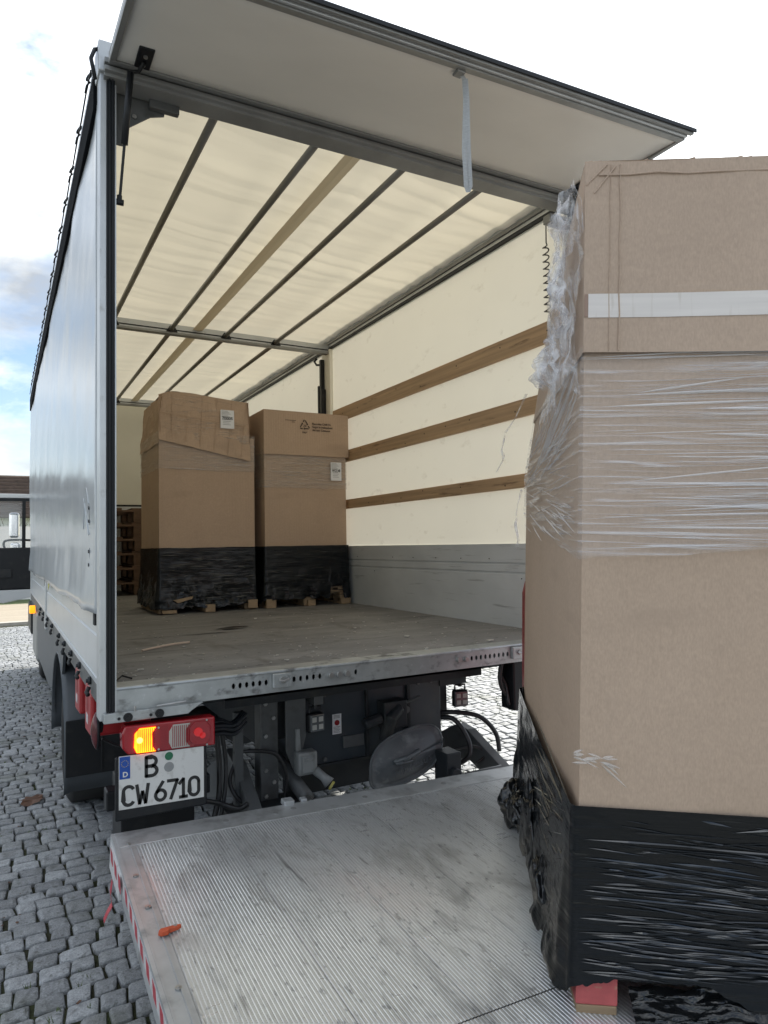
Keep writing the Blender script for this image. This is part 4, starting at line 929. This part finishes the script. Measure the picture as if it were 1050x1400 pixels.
def carton(parent, name, x0, x1, y0, y1, z0, z1, mt, amp=.004, seed=0., nx=16, nz=24, lean=0.0, warp=False):
    # four dented walls and a top
    b = MB()
    def wall(fn, n): b.grid(fn, n, nz)
    d = lambda p, q: amp*fbm(p*2.3+seed, q*1.7, seed, 3)
    env = lambda u: min(1, 8*u, 8*(1-u))
    H = z1-z0
    S_ = lambda v: lean*v
    wall(lambda u, v: (x0+(x1-x0)*u+S_(v), y0+d(u, v*H)*env(u), z0+H*v), nx)
    wall(lambda u, v: (x1-d(u+3, v*H)*env(u)+S_(v), y0+(y1-y0)*u, z0+H*v), nx)
    wall(lambda u, v: (x1+(x0-x1)*u+S_(v), y1-d(u+5, v*H)*env(u), z0+H*v), nx)
    wall(lambda u, v: (x0+d(u+7, v*H)*env(u)+S_(v), y1+(y0-y1)*u, z0+H*v), nx)
    b.grid(lambda u, v: (x0+(x1-x0)*u+lean, y0+(y1-y0)*v, z1+amp*1.5*fbm(u*2, v*2, seed)*env(u)*env(v)), 8, 8)
    if warp: b.v = [wb(p) for p in b.v]
    return b.build(name, m(mt), parent, smooth=False)
CA = carton(BL, 'carton', .004, BW-.004, .004, BD_-.004, .145, 1.62, 'carton', .010, 1., warp=True)
LD = carton(BL, 'carton_lid', -.002, BW+.02, -.020, BD_+.01, 1.611, 2.079, 'carton_lid', .004, 4., warp=True)
# flap folds at the lid's left end: raised vertical creases and the top fold
fo = MB()
for xx, w_ in ((.082, .0018), (.058, .0013)):
    pp = [(xx+.004*fbm(k*.5, xx*50), -.0205, 1.615+.455*k/10) for k in range(11)]
    fo.tube(pp, w_, 6)
fo.tube([(.03+.07*k, -.0225+.002*(k % 2), 2.045+.006*fbm(k*.8, 2.)) for k in range(10)], .0022, 6)
fo.tube([(.0, -.021, 2.02), (.05, -.0215, 2.07)], .002, 6).tube([(.02, -.021, 2.0), (.07, -.0215, 2.065)], .002, 6).tube([(.41, -.018, 1.62), (.412, -.019, 2.06)], .0016, 6)
fo.build('lid_creases', m('carton_lid'), LD, kind='stuff')
MB().grid(lambda u, v: (.008+.81*u, -.0216+.004*fbm((.01+.81*u)/.822*2.3+4., (.084+.058*v)*1.7, 4., 3)*min(1, 8*(.01+.81*u)/.822), 1.695+.058*v+.004*u), 80, 4).build('white_tape', m('tape_white'), LD, smooth=True)
MB().box((-.001, -.0222, 1.697), (.007, -.0195, 1.752)).build('tape_end', Mat('tape_brown', (.30, .20, .15), .35).m, LD)
tr = MB()
for k in range(40):
    x_ = -.002+.022*k*1.0+.0; tr.tube([(x_, -.018+.01*rnd.random(), 2.079), (x_+.018, -.018+.01*rnd.random(), 2.0795+.003*rnd.random())], .0022, 5)
tr.build('torn_edge', m('carton_lid'), LD, kind='stuff')
# clear stretch film round the upper carton
def cl0(k, s): return 1.105+(.06*s/.8 if k == 0 else (.06+.05*s/1.2 if k == 1 else (.11 if k == 2 else .11-.11*s/1.2)))+.006*fbm(s*6, k)
CF = sleeve(BW, BD_, cl0, 1.625, .006, 120, 60, .0025, 2.0); CR_ = MB()
r = random.Random(21)
for _ in range(190):
    z = r.uniform(1.10, 1.62); x0 = r.uniform(-.05, .70); ln = r.uniform(.12, .8); sl_ = r.gauss(.03, .035)
    x1 = min(.8, x0+ln); z1 = z+sl_*(x1-x0)
    if z > 1.125+.07*x0: ridge(CR_, (max(.0, x0), -.008, z), (x1, -.008, z1), (0, -1, 0), r.uniform(.0006, .0022)*(.5+1.8*r.random()**4), r.uniform(.001, .004))
for _ in range(130):
    z = r.uniform(1.13, 1.60); y0 = r.uniform(.0, 1.1)*r.random()**.6; ln = r.uniform(.08, .55); y1 = min(1.19, y0+ln)
    sl_ = (-1.5*(z-1.36) if z > 1.36 else -.55*(z-1.36))+r.gauss(0, .06); z1 = max(1.115, min(1.62, z+sl_*(y1-y0)))
    ridge(CR_, (-.0075, y0, z), (-.0075, y1, z1), (-1, 0, 0), r.uniform(.0006, .0024), r.uniform(.001, .004))
CF.v = [wb(p) for p in CF.v]
CFO = CF.build('clear_film', m('film_clear'), BL, smooth=True)
CR_.v = [wb(p) for p in CR_.v]; CR_.build('film_folds', m('film_fold'), CFO, kind='stuff')
# loose crumpled film hanging over the left end of the lid
def loose(seed, y0, y1, zlo, zhi, base, amp, fr=5.0, nu=46, nv=60):
    def fn(u, v):
        y = y0+(y1-y0)*u
        top = zhi(u) if callable(zhi) else zhi; bot = zlo(u) if callable(zlo) else zlo
        z = bot+(top-bot)*v
        o = base(u, v)+amp*(fbm(y*fr+seed, z*fr*.8, seed, 3)+.5*fbm(y*fr*3, z*fr*2.4, seed+3, 2))
        return (wb((0, y, z))[0]-abs(o)-.004, y+amp*.7*fbm(y*fr*1.3, z*fr, seed+9, 3), z+amp*.5*fbm(y*4, z*7, seed+2))
    return MB().grid(fn, nu, nv)
loose(3., -.01, .62, lambda u: 1.52+.06*fbm(u*4, 1), lambda u: 2.055-.20*u+.03*fbm(u*6, 2), lambda u, v: .012+.030*sin(pi*u)*(1-.35*v), .028).build('loose_film', m('film_loose'), BL)
loose(8., .0, .26, lambda u: 1.72+.05*fbm(u*5, 4), lambda u: 2.04-.05*u, lambda u, v: .03+.03*sin(pi*v), .04, 8.).build('loose_film', m('film_loose'), BL)
loose(13., .05, .5, lambda u: 1.56+.14*abs(u-.4), lambda u: 1.74-.05*u, lambda u, v: .03+.055*sin(pi*u)*sin(pi*v), .05, 9., 36, 30).build('loose_film', m('film_loose'), BL)
def tail(pts, w0, w1, seed):
    b = MB(); n = len(pts)
    for i, p in enumerate(pts):
        wd = w0+(w1-w0)*i/(n-1)
        for k in range(5):
            q = (k/4-.5); b.v.append((p[0]+.012*fbm(i*.7, k*.8, seed)-.01*abs(q), p[1]+q*wd, p[2]+.02*fbm(i*.6, k, seed+4)))
    b.f += [(i*5+k, i*5+k+1, (i+1)*5+k+1, (i+1)*5+k) for i in range(n-1) for k in range(4)]
    return b
tail([(-.02, 1.02, 1.70), (-.05, 1.08, 1.62), (-.09, 1.12, 1.56), (-.10, 1.15, 1.50), (-.095, 1.14, 1.45), (-.12, 1.14, 1.40)], .07, .035, 2.).build('loose_film', m('film_loose'), BL, smooth=True)
tail([(-.012, 1.19, 1.33), (-.03, 1.2, 1.26), (-.035, 1.2, 1.18), (-.025, 1.2, 1.12), (-.03, 1.21, 1.08)], .05, .03, 6.).build('loose_film', m('film_loose'), BL, smooth=True)
tail([(-.02, .005, .635), (.02, -.012, .628), (.05, -.02, .61), (.08, -.02, .585), (.105, -.018, .56)], .025, .003, 9.)
fb_ = MB()
for k in range(14):
    p0 = (rnd.uniform(-.03, .06), -.010, .62+rnd.uniform(-.012, .016)); p1 = (p0[0]+rnd.uniform(.02, .05), -.013, p0[2]+rnd.uniform(-.02, .012)); ridge(fb_, p0, p1, (0, -1, 0), rnd.uniform(.002, .006), rnd.uniform(.002, .006))
ridge(fb_, (.05, -.012, .612), (.115, -.010, .555), (0, -1, 0), .003, .003); ridge(fb_, (.06, -.012, .615), (.095, -.012, .585), (0, -1, 0), .003, .002)
fb_.build('film_scrap', m('film_fold_in'), CA)
# black stretch film round the foot
def bk1(k, s): return .505+(-.012*s if k == 0 else 0)+(.10*(1-abs(s/1.2-.5)*2)*0 if k == 3 else 0)+.02*sin(pi*s/1.2)*(k == 3)*-1
def bk0(k, s):
    if k == 0:
        if s < .085: return .075+.02*(s/.085)+.008*fbm(s*60, 1)
        if s < .30: return .098+.006*fbm(s*40, 3)
        return max(.03, .098-.5*(s-.30))+.01*fbm(s*20, 2)
    if k == 3: return .03+.05*abs(fbm(s*7, 5))
    return .03
def bkb(k, s, t):
    if k == 3: return .010+.042*(1-t)**1.5*(.6+.8*abs(fbm(s*3.1, t*2, 7)))*(1 if s < 1.15 else (1.2-s)/.05)
    if k == 0: return .012*(1-t)**2
    return 0
BF = sleeve(BW, BD_, bk0, bk1, .006, 130, 60, .0013, 9.0, bulge=bkb); BR_ = MB()
for _ in range(130):
    z = r.uniform(.11, .24); x0 = r.uniform(0, .74); x1 = min(.8, x0+r.uniform(.03, .2)); yo = -.0085-.012*(1-(z-.1)/.4)**2
    ridge(BR_, (x0, yo, z), (x1, yo, z+r.gauss(-.02, .05)*(x1-x0)), (0, -1, 0), r.uniform(.001, .003), r.uniform(.0015, .003))
for _ in range(230):
    t_ = r.random()**.8; z = .15+.34*(1-t_); x0 = r.uniform(0, .76); ln = r.uniform(.08, .65)*r.random()+.04; sl_ = r.gauss(-.06, .06)
    yo = -.0085-.012*(1-(z-.1)/.4)**2
    x1 = min(.8, x0+ln); ridge(BR_, (x0, yo, z), (x1, yo, z+sl_*(x1-x0)), (0, -1, 0), r.uniform(.0010, .0034), r.uniform(.0014, .0036))
for _ in range(90):
    z = r.uniform(.12, .50); y0 = r.uniform(0, .3)*r.random(); ln = r.uniform(.1, .6)
    ridge(BR_, (-.010, y0, z), (-.03, min(1.15, y0+ln), max(.1, z-ln*r.uniform(-.15, .55))), (-1, 0, 0), r.uniform(.0008, .002), r.uniform(.001, .003))
BFO = BF.build('black_film', m('film_black'), BL, smooth=True); BR_.build('film_folds', m('film_black_fold'), BFO, kind='stuff')
def lump(c, sx, sy, sz, seed, amp=.35):
    b = MB()
    def fn(u, v):
        th = 2*pi*u; ph = pi*(v-.5); d = V((cos(ph)*cos(th), cos(ph)*sin(th), sin(ph)))
        k = 1+amp*1.2*fbm(d.x*1.5+seed, d.y*1.5, d.z*1.5+seed, 2)+amp*.55*(.4-abs(fbm(d.x*2.6, d.y*2.6+seed, d.z*2.6, 1)))
        return (c[0]+sx*d.x*k, c[1]+sy*d.y*k, c[2]+sz*d.z*k)
    return b.grid(fn, 56, 34)
for c_, sx, sy, sz, sd_ in (((-.045, 1.06, .08), .055, .09, .085, 1.), ((-.045, .90, .12), .04, .07, .06, 2.), ((-.002, 1.19, .40), .016, .025, .09, 7.), ((-.03, .66, .16), .03, .10, .12, 3.), ((-.03, .38, .10), .028, .09, .09, 4.), ((-.02, .12, .10), .02, .08, .09, 5.)):
    lump(c_, sx, sy, sz, sd_, .32).build('film_bundle', m('film_black_loose'), BL, smooth=True)
MB().grid(lambda u, v: (.13+.55*u, .02-.07*(1-v)+.02*fbm(u*6, v*4, 2), .012+.09*v*(.5+.5*u)+.012*fbm(u*6, v*6, 5)), 60, 30).build('loose_black_film', m('film_black_loose'), BL, smooth=True)

# loads inside
def sticker(parent, x, z, w_, h_, y, tilt=0.0, code='70005'):
    o = MB().box((x, y-.0012, z), (x+w_, y, z+h_)).build('shipping_label', m('paper'), parent)
    l_ = MB()
    for k in range(5): l_.box((x+.008, y-.002, z+h_-.012-.011*k), (x+w_*(.55+.1*(k % 3)), y-.0013, z+h_-.008-.011*k))
    xx = x+.01
    for k in range(4): l_.box((x+.02, y-.002, z+.03+.014*k), (x+w_*(.75-.1*(k % 2)), y-.0013, z+.034+.014*k))
    l_.build('label_lines', m('ink_grey'), o)
    text('label_code', code, .034, m('ink'), o, (x+.012, y-.0015, z+h_*.48), (1, 0, 0), (0, 0, 1), width=w_-.024, off=.001)
    return o
ILG = 'wrapped loads standing in the cargo bed'
Z0 = FZ+.004
LA = thing('wrapped_pallet', 'brown carton with tilted flattened lid and black foot wrap, left of the pair inside', 'wrapped pallet', (.765, 2.90, Z0), ILG)
build_pallet(LA, .80, .80, 'pallet_wood')
carton(LA, 'carton', .004, .796, .004, .796, .145, 1.45, 'carton_in', .012, 11.)
def slant(p): return p
def lidmesh(x0, x1, y0, y1, zb, zt, seed, drop, taper):
    b = MB()
    def zbf(x, y): return zb-drop*(x-x0)/(x1-x0)*(1 if y < .3 else .4)
    d = lambda p, q: .014*fbm(p*2.5, q*2.5, seed, 3)
    nx, nz = 26, 12
    b.grid(lambda u, v: (x0+(x1-x0)*u*(1-taper*v)+taper*.3*v*(x1-x0), y0-.006+d(u*2, v)+.03*v, zbf(x0+(x1-x0)*u, 0)*(1-v)+zt(u)*v), nx, nz)
    b.grid(lambda u, v: (x0-.004+d(u*2+4, v)+.03*v, y1+(y0-y1)*u, (zb-.03)*(1-v)+(zt(0)-.02*u*0)*v), nx, nz)
    b.grid(lambda u, v: (x1*(1-taper*v)+taper*.3*v*(x1-x0)+d(u*2+7, v), y0+(y1-y0)*u, (zb-drop*.5)*(1-v)+zt(1)*v), nx, nz)
    b.grid(lambda u, v: (x0+.03+(x1-x0-.09)*u, y0+.03+(y1-y0-.03)*v, zt(u)+.012*fbm(u*3, v*3, seed)), nx, nz)
    return b
LL = lidmesh(-.0, .76, -.012, .81, 1.40, lambda u: 1.80+.01*sin(u*5)-.03*u-.03*max(0, .12-u)/.12, 3., .15, .02).build('carton_lid', m('carton_in'), LA)
cm_ = MB()
for k in range(6): x_ = .10+.125*k; cm_.tube([(x_-.01*k, -.026, 1.42-.028*k), (x_+.01, .012, 1.78)], .0022, 5)
cm_.tube([(.0, -.026, 1.62), (.72, -.02, 1.55)], .0025, 5).build('lid_creases', m('carton_in'), LL, kind='stuff')
fs_ = sleeve(.80, .8, lambda k, s: 1.165+.01*fbm(s*9, k), 1.47, .005, 50, 26, .004, 4.)
for _ in range(70):
    z = r.uniform(1.17, 1.44); x0 = r.uniform(0, .7); ridge(fs_, (x0, -.007, z), (min(.8, x0+r.uniform(.1, .4)), -.007, z+r.gauss(0, .02)), (0, -1, 0), r.uniform(.002, .004), r.uniform(.002, .005))
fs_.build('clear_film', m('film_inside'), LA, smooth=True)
fl_ = MB()
for _ in range(60):
    z = r.uniform(1.45, 1.78); x0 = r.uniform(.02, .6); ridge(fl_, (x0, -.024+.03*(z-1.4)/.4, z), (x0+r.uniform(.05, .25), -.024+.03*(z-1.4)/.4, z+r.gauss(0, .02)), (0, -1, 0), r.uniform(.002, .006), .003)
fl_.build('film_wrinkles', m('film_inside'), LL)
sticker(LL, .50, 1.52, .115, .155, -.024, code='70005')
bq = MB(); bf = sleeve(.80, .8, lambda k, s: .03+.05*abs(fbm(s*8, k+2)), lambda k, s: .525+.004*fbm(s*6, k), .006, 60, 40, .002, 14., bulge=lambda k, s, t: .03*(1-t)**2*(1+fbm(s*6, t*3, 3)))
for _ in range(200):
    z = r.uniform(.08, .50); x0 = r.uniform(0, .7); yo = -.008-.03*(1-(z-.05)/.47)**2; ridge(bq, (x0, yo, z), (min(.8, x0+r.uniform(.05, .3)), yo, z+r.gauss(0, .012)), (0, -1, 0), r.uniform(.0015, .004), r.uniform(.002, .005))
bo = bf.build('black_film', m('film_black'), LA, smooth=True); bq.build('film_folds', m('film_black_fold'), bo, kind='stuff')
ft = MB().box((.02, -.045, .005), (.13, .05, .03)).build('block', m('pallet_wood'), LA)
MB().add([(.10, -.052, .11), (.26, -.050, .135), (.25, -.051, .115), (.14, -.052, .085)], [(0, 1, 2, 3)]).build('film_tear', m('pallet_wood'), LA, solid=.003)
MB().box((.36, -.045, .0), (.44, .05, .06)).build('block', m('pallet_wood'), LA)
MB().box((.72, -.045, .01), (.80, .05, .08)).build('block', m('pallet_wood'), LA)
LBD = thing('wrapped_pallet', 'brown carton with printed recycling lid and black foot wrap beside the slatted wall', 'wrapped pallet', (1.635, 2.86, Z0), ILG)
build_pallet(LBD, .80, .80, 'pallet_wood')
carton(LBD, 'carton', .004, .776, .004, .796, .145, 1.40, 'carton_in', .006, 21.)
L2 = carton(LBD, 'carton_lid', -.004, .80, -.014, .81, 1.32, 1.705, 'carton_in', .004, 23., nz=8)
fs_ = sleeve(.78, .8, lambda k, s: 1.03+.008*fbm(s*11, k+4), 1.36, .005, 50, 26, .004, 6.)
for _ in range(90):
    z = r.uniform(1.04, 1.34); x0 = r.uniform(0, .65); ridge(fs_, (x0, -.007, z), (min(.78, x0+r.uniform(.1, .4)), -.007, z-r.uniform(0, .05)), (0, -1, 0), r.uniform(.002, .004), r.uniform(.002, .004))
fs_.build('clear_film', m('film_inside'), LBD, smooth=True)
sticker(LBD, .62, 1.105, .105, .165, -.014, code='WO7,48')
bq = MB(); bf = sleeve(.79, .8, lambda k, s: (.06 if s < .55 else (.16 if .60 < s < .72 else .05))+.03*abs(fbm(s*9, k+8)) if k == 0 else .04, lambda k, s: .525+.002*fbm(s*6, k+1), .006, 60, 40, .002, 24., bulge=lambda k, s, t: .02*(1-t)**2*(1+fbm(s*6, t*3, 5)))
for _ in range(160):
    z = r.uniform(.08, .50); x0 = r.uniform(0, .7); yo = -.008-.02*(1-(z-.05)/.47)**2; ridge(bq, (x0, yo, z), (min(.79, x0+r.uniform(.05, .3)), yo, z+r.gauss(0, .012)), (0, -1, 0), r.uniform(.0012, .003), r.uniform(.0015, .004))
bo = bf.build('black_film', m('film_black'), LBD, smooth=True); bq.build('film_folds', m('film_black_fold'), bo, kind='stuff')
for xa, xb, zb in ((.0, .08, .075), (.38, .45, .05), (.70, .79, .05)): MB().box((xa, -.03, .0), (xb, .05, zb)).build('block', m('pallet_wood'), LBD)
# recycling print
pr = MB(); yk = -.0195; cx, cz = .372, 1.59
def arrow(p0, p1, b):
    p0, p1 = V(p0), V(p1); d = (p1-p0).normalized(); s_ = V((-d.y, d.x)); e = p1-d*.012
    q = [p0+s_*.0045, p0-s_*.0045, e-s_*.0045, e+s_*.0045]; h = [e+s_*.011, e-s_*.011, p1]
    for pl in (q, h): b.add([(cx+w_.x, yk, cz+w_.y) for w_ in pl], [tuple(range(len(pl)))])
tri = [V((0, .052)), V((.048, -.032)), V((-.048, -.032))]
for k in range(3):
    a_, c_ = tri[k], tri[(k+1) % 3]; arrow(a_.lerp(c_, .12), a_.lerp(c_, .62), pr); arrow(a_.lerp(c_, .72), a_.lerp(c_, .985), pr) if 0 else None
    q = [a_.lerp(c_, .70), a_.lerp(c_, .94)]; d = (c_-a_).normalized(); s_ = V((-d.y, d.x))*.0045
    pr.add([(cx+w_.x, yk, cz+w_.y) for w_ in (q[0]+s_, q[0]-s_, q[1]-s_, q[1]+s_)], [(0, 1, 2, 3)])
pr.build('recycling_mark', m('ink_brown'), L2, solid=.0006)
text('print_number', '20', .03, m('ink_brown'), L2, (cx, yk, cz-.018), (1, 0, 0), (0, 0, 1), center=True)
text('print_number', 'PAP', .026, m('ink_brown'), L2, (cx, yk, cz-.075), (1, 0, 0), (0, 0, 1), center=True)
for k, t_ in enumerate(('Raccolta CARTA', 'Segui le indicazioni', 'del tuo Comune')):
    text('print_line', t_, .026, m('ink_brown'), L2, (.445, yk, cz+.008-.028*k), (1, 0, 0), (0, 0, 1), off=.0004)
for k, w_ in enumerate((.10, .03)):
    MB().box((.19+(.06 if k else 0), yk-.0003, cz+.032-.014*k), (.19+(.06 if k else 0)+w_, yk+.0003, cz+.036-.014*k)).build('print_rule', m('ink_brown'), L2)

# stack of empty pallets further in
PG = 'stacked empty pallets at the front of the bed'
labs = ['bottom', 'second from bottom', 'third from bottom', 'third from top', 'second from top', 'top']
prev = None; roots = []
for k in range(6):
    nm = f'dark empty wooden pallet, {labs[k]} in the stack behind the left wrapped load'
    loc = (.06+rnd.uniform(-.015, .02), 5.5+rnd.uniform(-.02, .02), Z0+.1652*k)
    if prev is None:
        prev = thing('wooden_pallet', nm, 'pallet', loc, PG); build_pallet(prev, 1.2-.17, 1.0, 'pallet_old', h=.164); roots.append(prev)
    else:
        c = prev.copy(); COL.objects.link(c); c.location = loc; c['label'] = nm
        for ch in list(prev.children):
            q = ch.copy(); COL.objects.link(q); q.parent = c
        roots.append(c)
# red pallet truck standing behind the big load
RM = Matrix.Translation(pt(1.46, .62, .0)) @ Matrix.Rotation(radians(-34), 4, 'Z')
RT = thing('pallet_truck', 'red pallet truck with rounded top half hidden behind the big wrapped carton', 'pallet truck', mw=Matrix.Translation((1.672, -.41, pt(1.64, .36).z+.004)) @ Matrix.Rotation(radians(2.0), 4, 'Y') @ Matrix.Rotation(radians(-34), 4, 'Z'))
hs = MB().prism([(0, .02), (.50, .02), (.50, .90), (.46, .97), (.05, .97), (.012, .93), (0, .88)], 1, -.0, .14).build('truck_body', m('red_paint'), RT, bevel=.012)
MB().box((.004, -.012, .30), (.030, -.001, .55)).build('body_panel', m('beige'), hs)
MB().box((.004, -.012, .56), (.030, -.001, .72)).box((.004, -.012, .73), (.030, -.001, .88)).build('body_panel', m('red_plastic'), hs, bevel=.003)
MB().tube([(.25, .10, .9), (.25, .2, 1.0), (.25, .28, 1.02)], .02, 8).build('tiller', m('black'), RT)
for xx in (.06, .43): MB().box((xx, -.9, .03), (xx+.14, 0, .075)).build('fork', m('red_paint'), RT, bevel=.006)
MB().cyl((.08, .07, .05), (1, 0, 0), .05, .05, 14).build('caster', m('tyre'), RT); MB().cyl((.42, .07, .05), (1, 0, 0), .05, .05, 14).build('caster', m('tyre'), RT)

# litter and leaves
def leaf(x, y, s_, rot, seed, label, z=.004, mt='leaf'):
    out = [(-.5, 0), (-.42, .18), (-.25, .2), (-.2, .38), (0, .28), (.16, .36), (.2, .16), (.42, .12), (.55, 0), (.4, -.13), (.22, -.18), (.14, -.34), (0, -.26), (-.2, -.36), (-.26, -.18), (-.42, -.15)]
    b = MB(); vs = [(0, 0, .05*s_)]
    for px, py in out: vs.append((px*s_, py*s_, s_*(.10*abs(py)*1.6+.12*fbm(px*3+seed, py*3, seed))+.003))
    b.add([(x+vx*cos(rot)-vy*sin(rot), y+vx*sin(rot)+vy*cos(rot), z+vz) for vx, vy, vz in vs], [(0, i, i % len(out)+1) for i in range(1, len(out)+1)])
    return tag(b.build('dry_leaf', m(mt), solid=.0008), label, 'leaf', 'fallen leaves on the cobbles')
leaf(-.30, -.30+.0, .085, .5, 1., 'curled brown leaf on the cobbles nearest the bottom edge'); 
leaf(-.14, 2.46, .20, 1.0, 2., 'crumpled dark leaf litter on the cobbles beside the mud flap')
leaf(-.20, -.22, .07, 2.0, 4., 'small pale brown leaf on the cobbles next to the tail lift side')
b = MB().tube(spline([(.30, .93, FZ+.008), (.45, 1.04, FZ+.010), (.58, 1.10, FZ+.008)]), .006, 6)
tag(b.build('wood_splinter', m('beige')), 'thin pale splinter lying on the cargo floor near the rear post', 'splinter')
b = MB().add([(.85, 1.62, FZ+.006), (.95, 1.545, FZ+.012), (1.06, 1.60, FZ+.016), (1.10, 1.64, FZ+.006), (.98, 1.61, FZ+.02)], [(0, 1, 4), (1, 2, 4), (2, 3, 4), (3, 0, 4)])
tag(b.build('rubber_scrap', m('black')), 'small black scrap lying on the cargo floor before the wrapped loads', 'scrap')
b = MB().tube([(.07, .16, FZ+.006), (.10, .22, FZ+.012), (.13, .17, FZ+.006)], .004, 5)
tag(b.build('wire_scrap', m('black')), 'short dark wire on the cargo floor against the left post', 'wire')

b = MB()
for _ in range(420):
    x, y = rnd.uniform(.06, 2.4), .13+5.2*rnd.random()**1.6; q = rnd.uniform(.0015, .005)*(1 if rnd.random() < .93 else 2.4); a_ = rnd.uniform(0, 6.28)
    b.box((-q*rnd.uniform(1, 3), -q, 0), (q, q*.6, q*.6), lambda p, x=x, y=y, a_=a_: V((x+p.x*cos(a_)-p.y*sin(a_), y+p.x*sin(a_)+p.y*cos(a_), FZ+.004+p.z)))
b.build('floor_debris', m('paper_dust'), kind='stuff', label='pale crumbs and dust strewn over the cargo floor')
b = MB()
for _ in range(260):
    x, y = rnd.uniform(-2.5, .0), rnd.uniform(-1.6, 6); q = rnd.uniform(.002, .006); a_ = rnd.uniform(0, 6.28)
    b.box((-q*rnd.uniform(1, 3), -q, 0), (q, q*.6, q*.5), lambda p, x=x, y=y, a_=a_: V((x+p.x*cos(a_)-p.y*sin(a_), y+p.x*sin(a_)+p.y*cos(a_), .004+p.z)))
b.build('ground_litter', m('leaf'), kind='stuff', label='brown leaf crumbs scattered over the cobbles')
# ------------------------------------------------------------------ far background seen left of the truck
HS = thing('village_house', 'pale house with dark tiled roof beyond the road', 'house', (-6, 42, 0))
MB().box((-9, 0, 0), (7.2, 9, 3.6)).build('wall', m('far_wall'), HS)
b = MB(); b.prism([(-.6, 3.5), (4.5, 6.4), (9.6, 3.5), (4.5, 6.1)], 0, -9.5, 7.6)
RF = b.build('roof', m('far_tile'), HS)
for k in range(12):
    y0 = -.6+.42*k; z0 = 3.52+.2388*k
    MB().box((-9.5, y0, z0), (7.6, y0+.40, z0+.14)).build('tile_row', m('far_tile'), RF)
MB().box((-2, 4, 5.6), (-1.3, 4.7, 7.2)).build('chimney', m('far_tile'), HS)
for xx in (-7, -4, -1, 2, 5):
    wq = MB().box((xx, -.06, 1.1), (xx+1.0, -.001, 2.4)).build('window', m('cab_white'), HS)
    MB().box((xx+.08, -.07, 1.18), (xx+.92, -.061, 2.32)).build('pane', m('pane'), wq)
def shrub(x, y, h, label, seed):
    r_ = random.Random(seed); o = thing('bare_shrub', label, 'shrub', (x, y, 0), 'bare shrubs beyond the road')
    b = MB()
    def br(p, d, ln, rad, lv):
        q = p+d*ln; b.tube([p, p+d*ln*.5+V((r_.uniform(-.05, .05),)*3), q], [rad, rad*.8, rad*.6], 4, False)
        if lv:
            for _ in range(3): br(p+d*ln*r_.uniform(.4, 1), (d+V((r_.uniform(-.6, .6), r_.uniform(-.6, .6), r_.uniform(-.1, .5)))).normalized(), ln*r_.uniform(.5, .8), rad*.6, lv-1)
    for _ in range(12): br(V((r_.uniform(-.5, .5), r_.uniform(-.4, .4), 0)), V((r_.uniform(-.5, .5), r_.uniform(-.5, .5), 1)).normalized(), h*.42, .022, 3)
    b.build('branches', m('twig'), o); return o
shrub(-.2, 27, 3.6, 'bare twiggy shrub in front of the house, right of the pair', 3)
shrub(-2.3, 28, 3.2, 'bare twiggy shrub in front of the house, left of the pair', 8)
MB().box((-14, 24, 0), (14, 24.2, 2.5)).build('garden_wall', m('far_wall'), label='tall white garden wall along the far side of the road', category='wall')
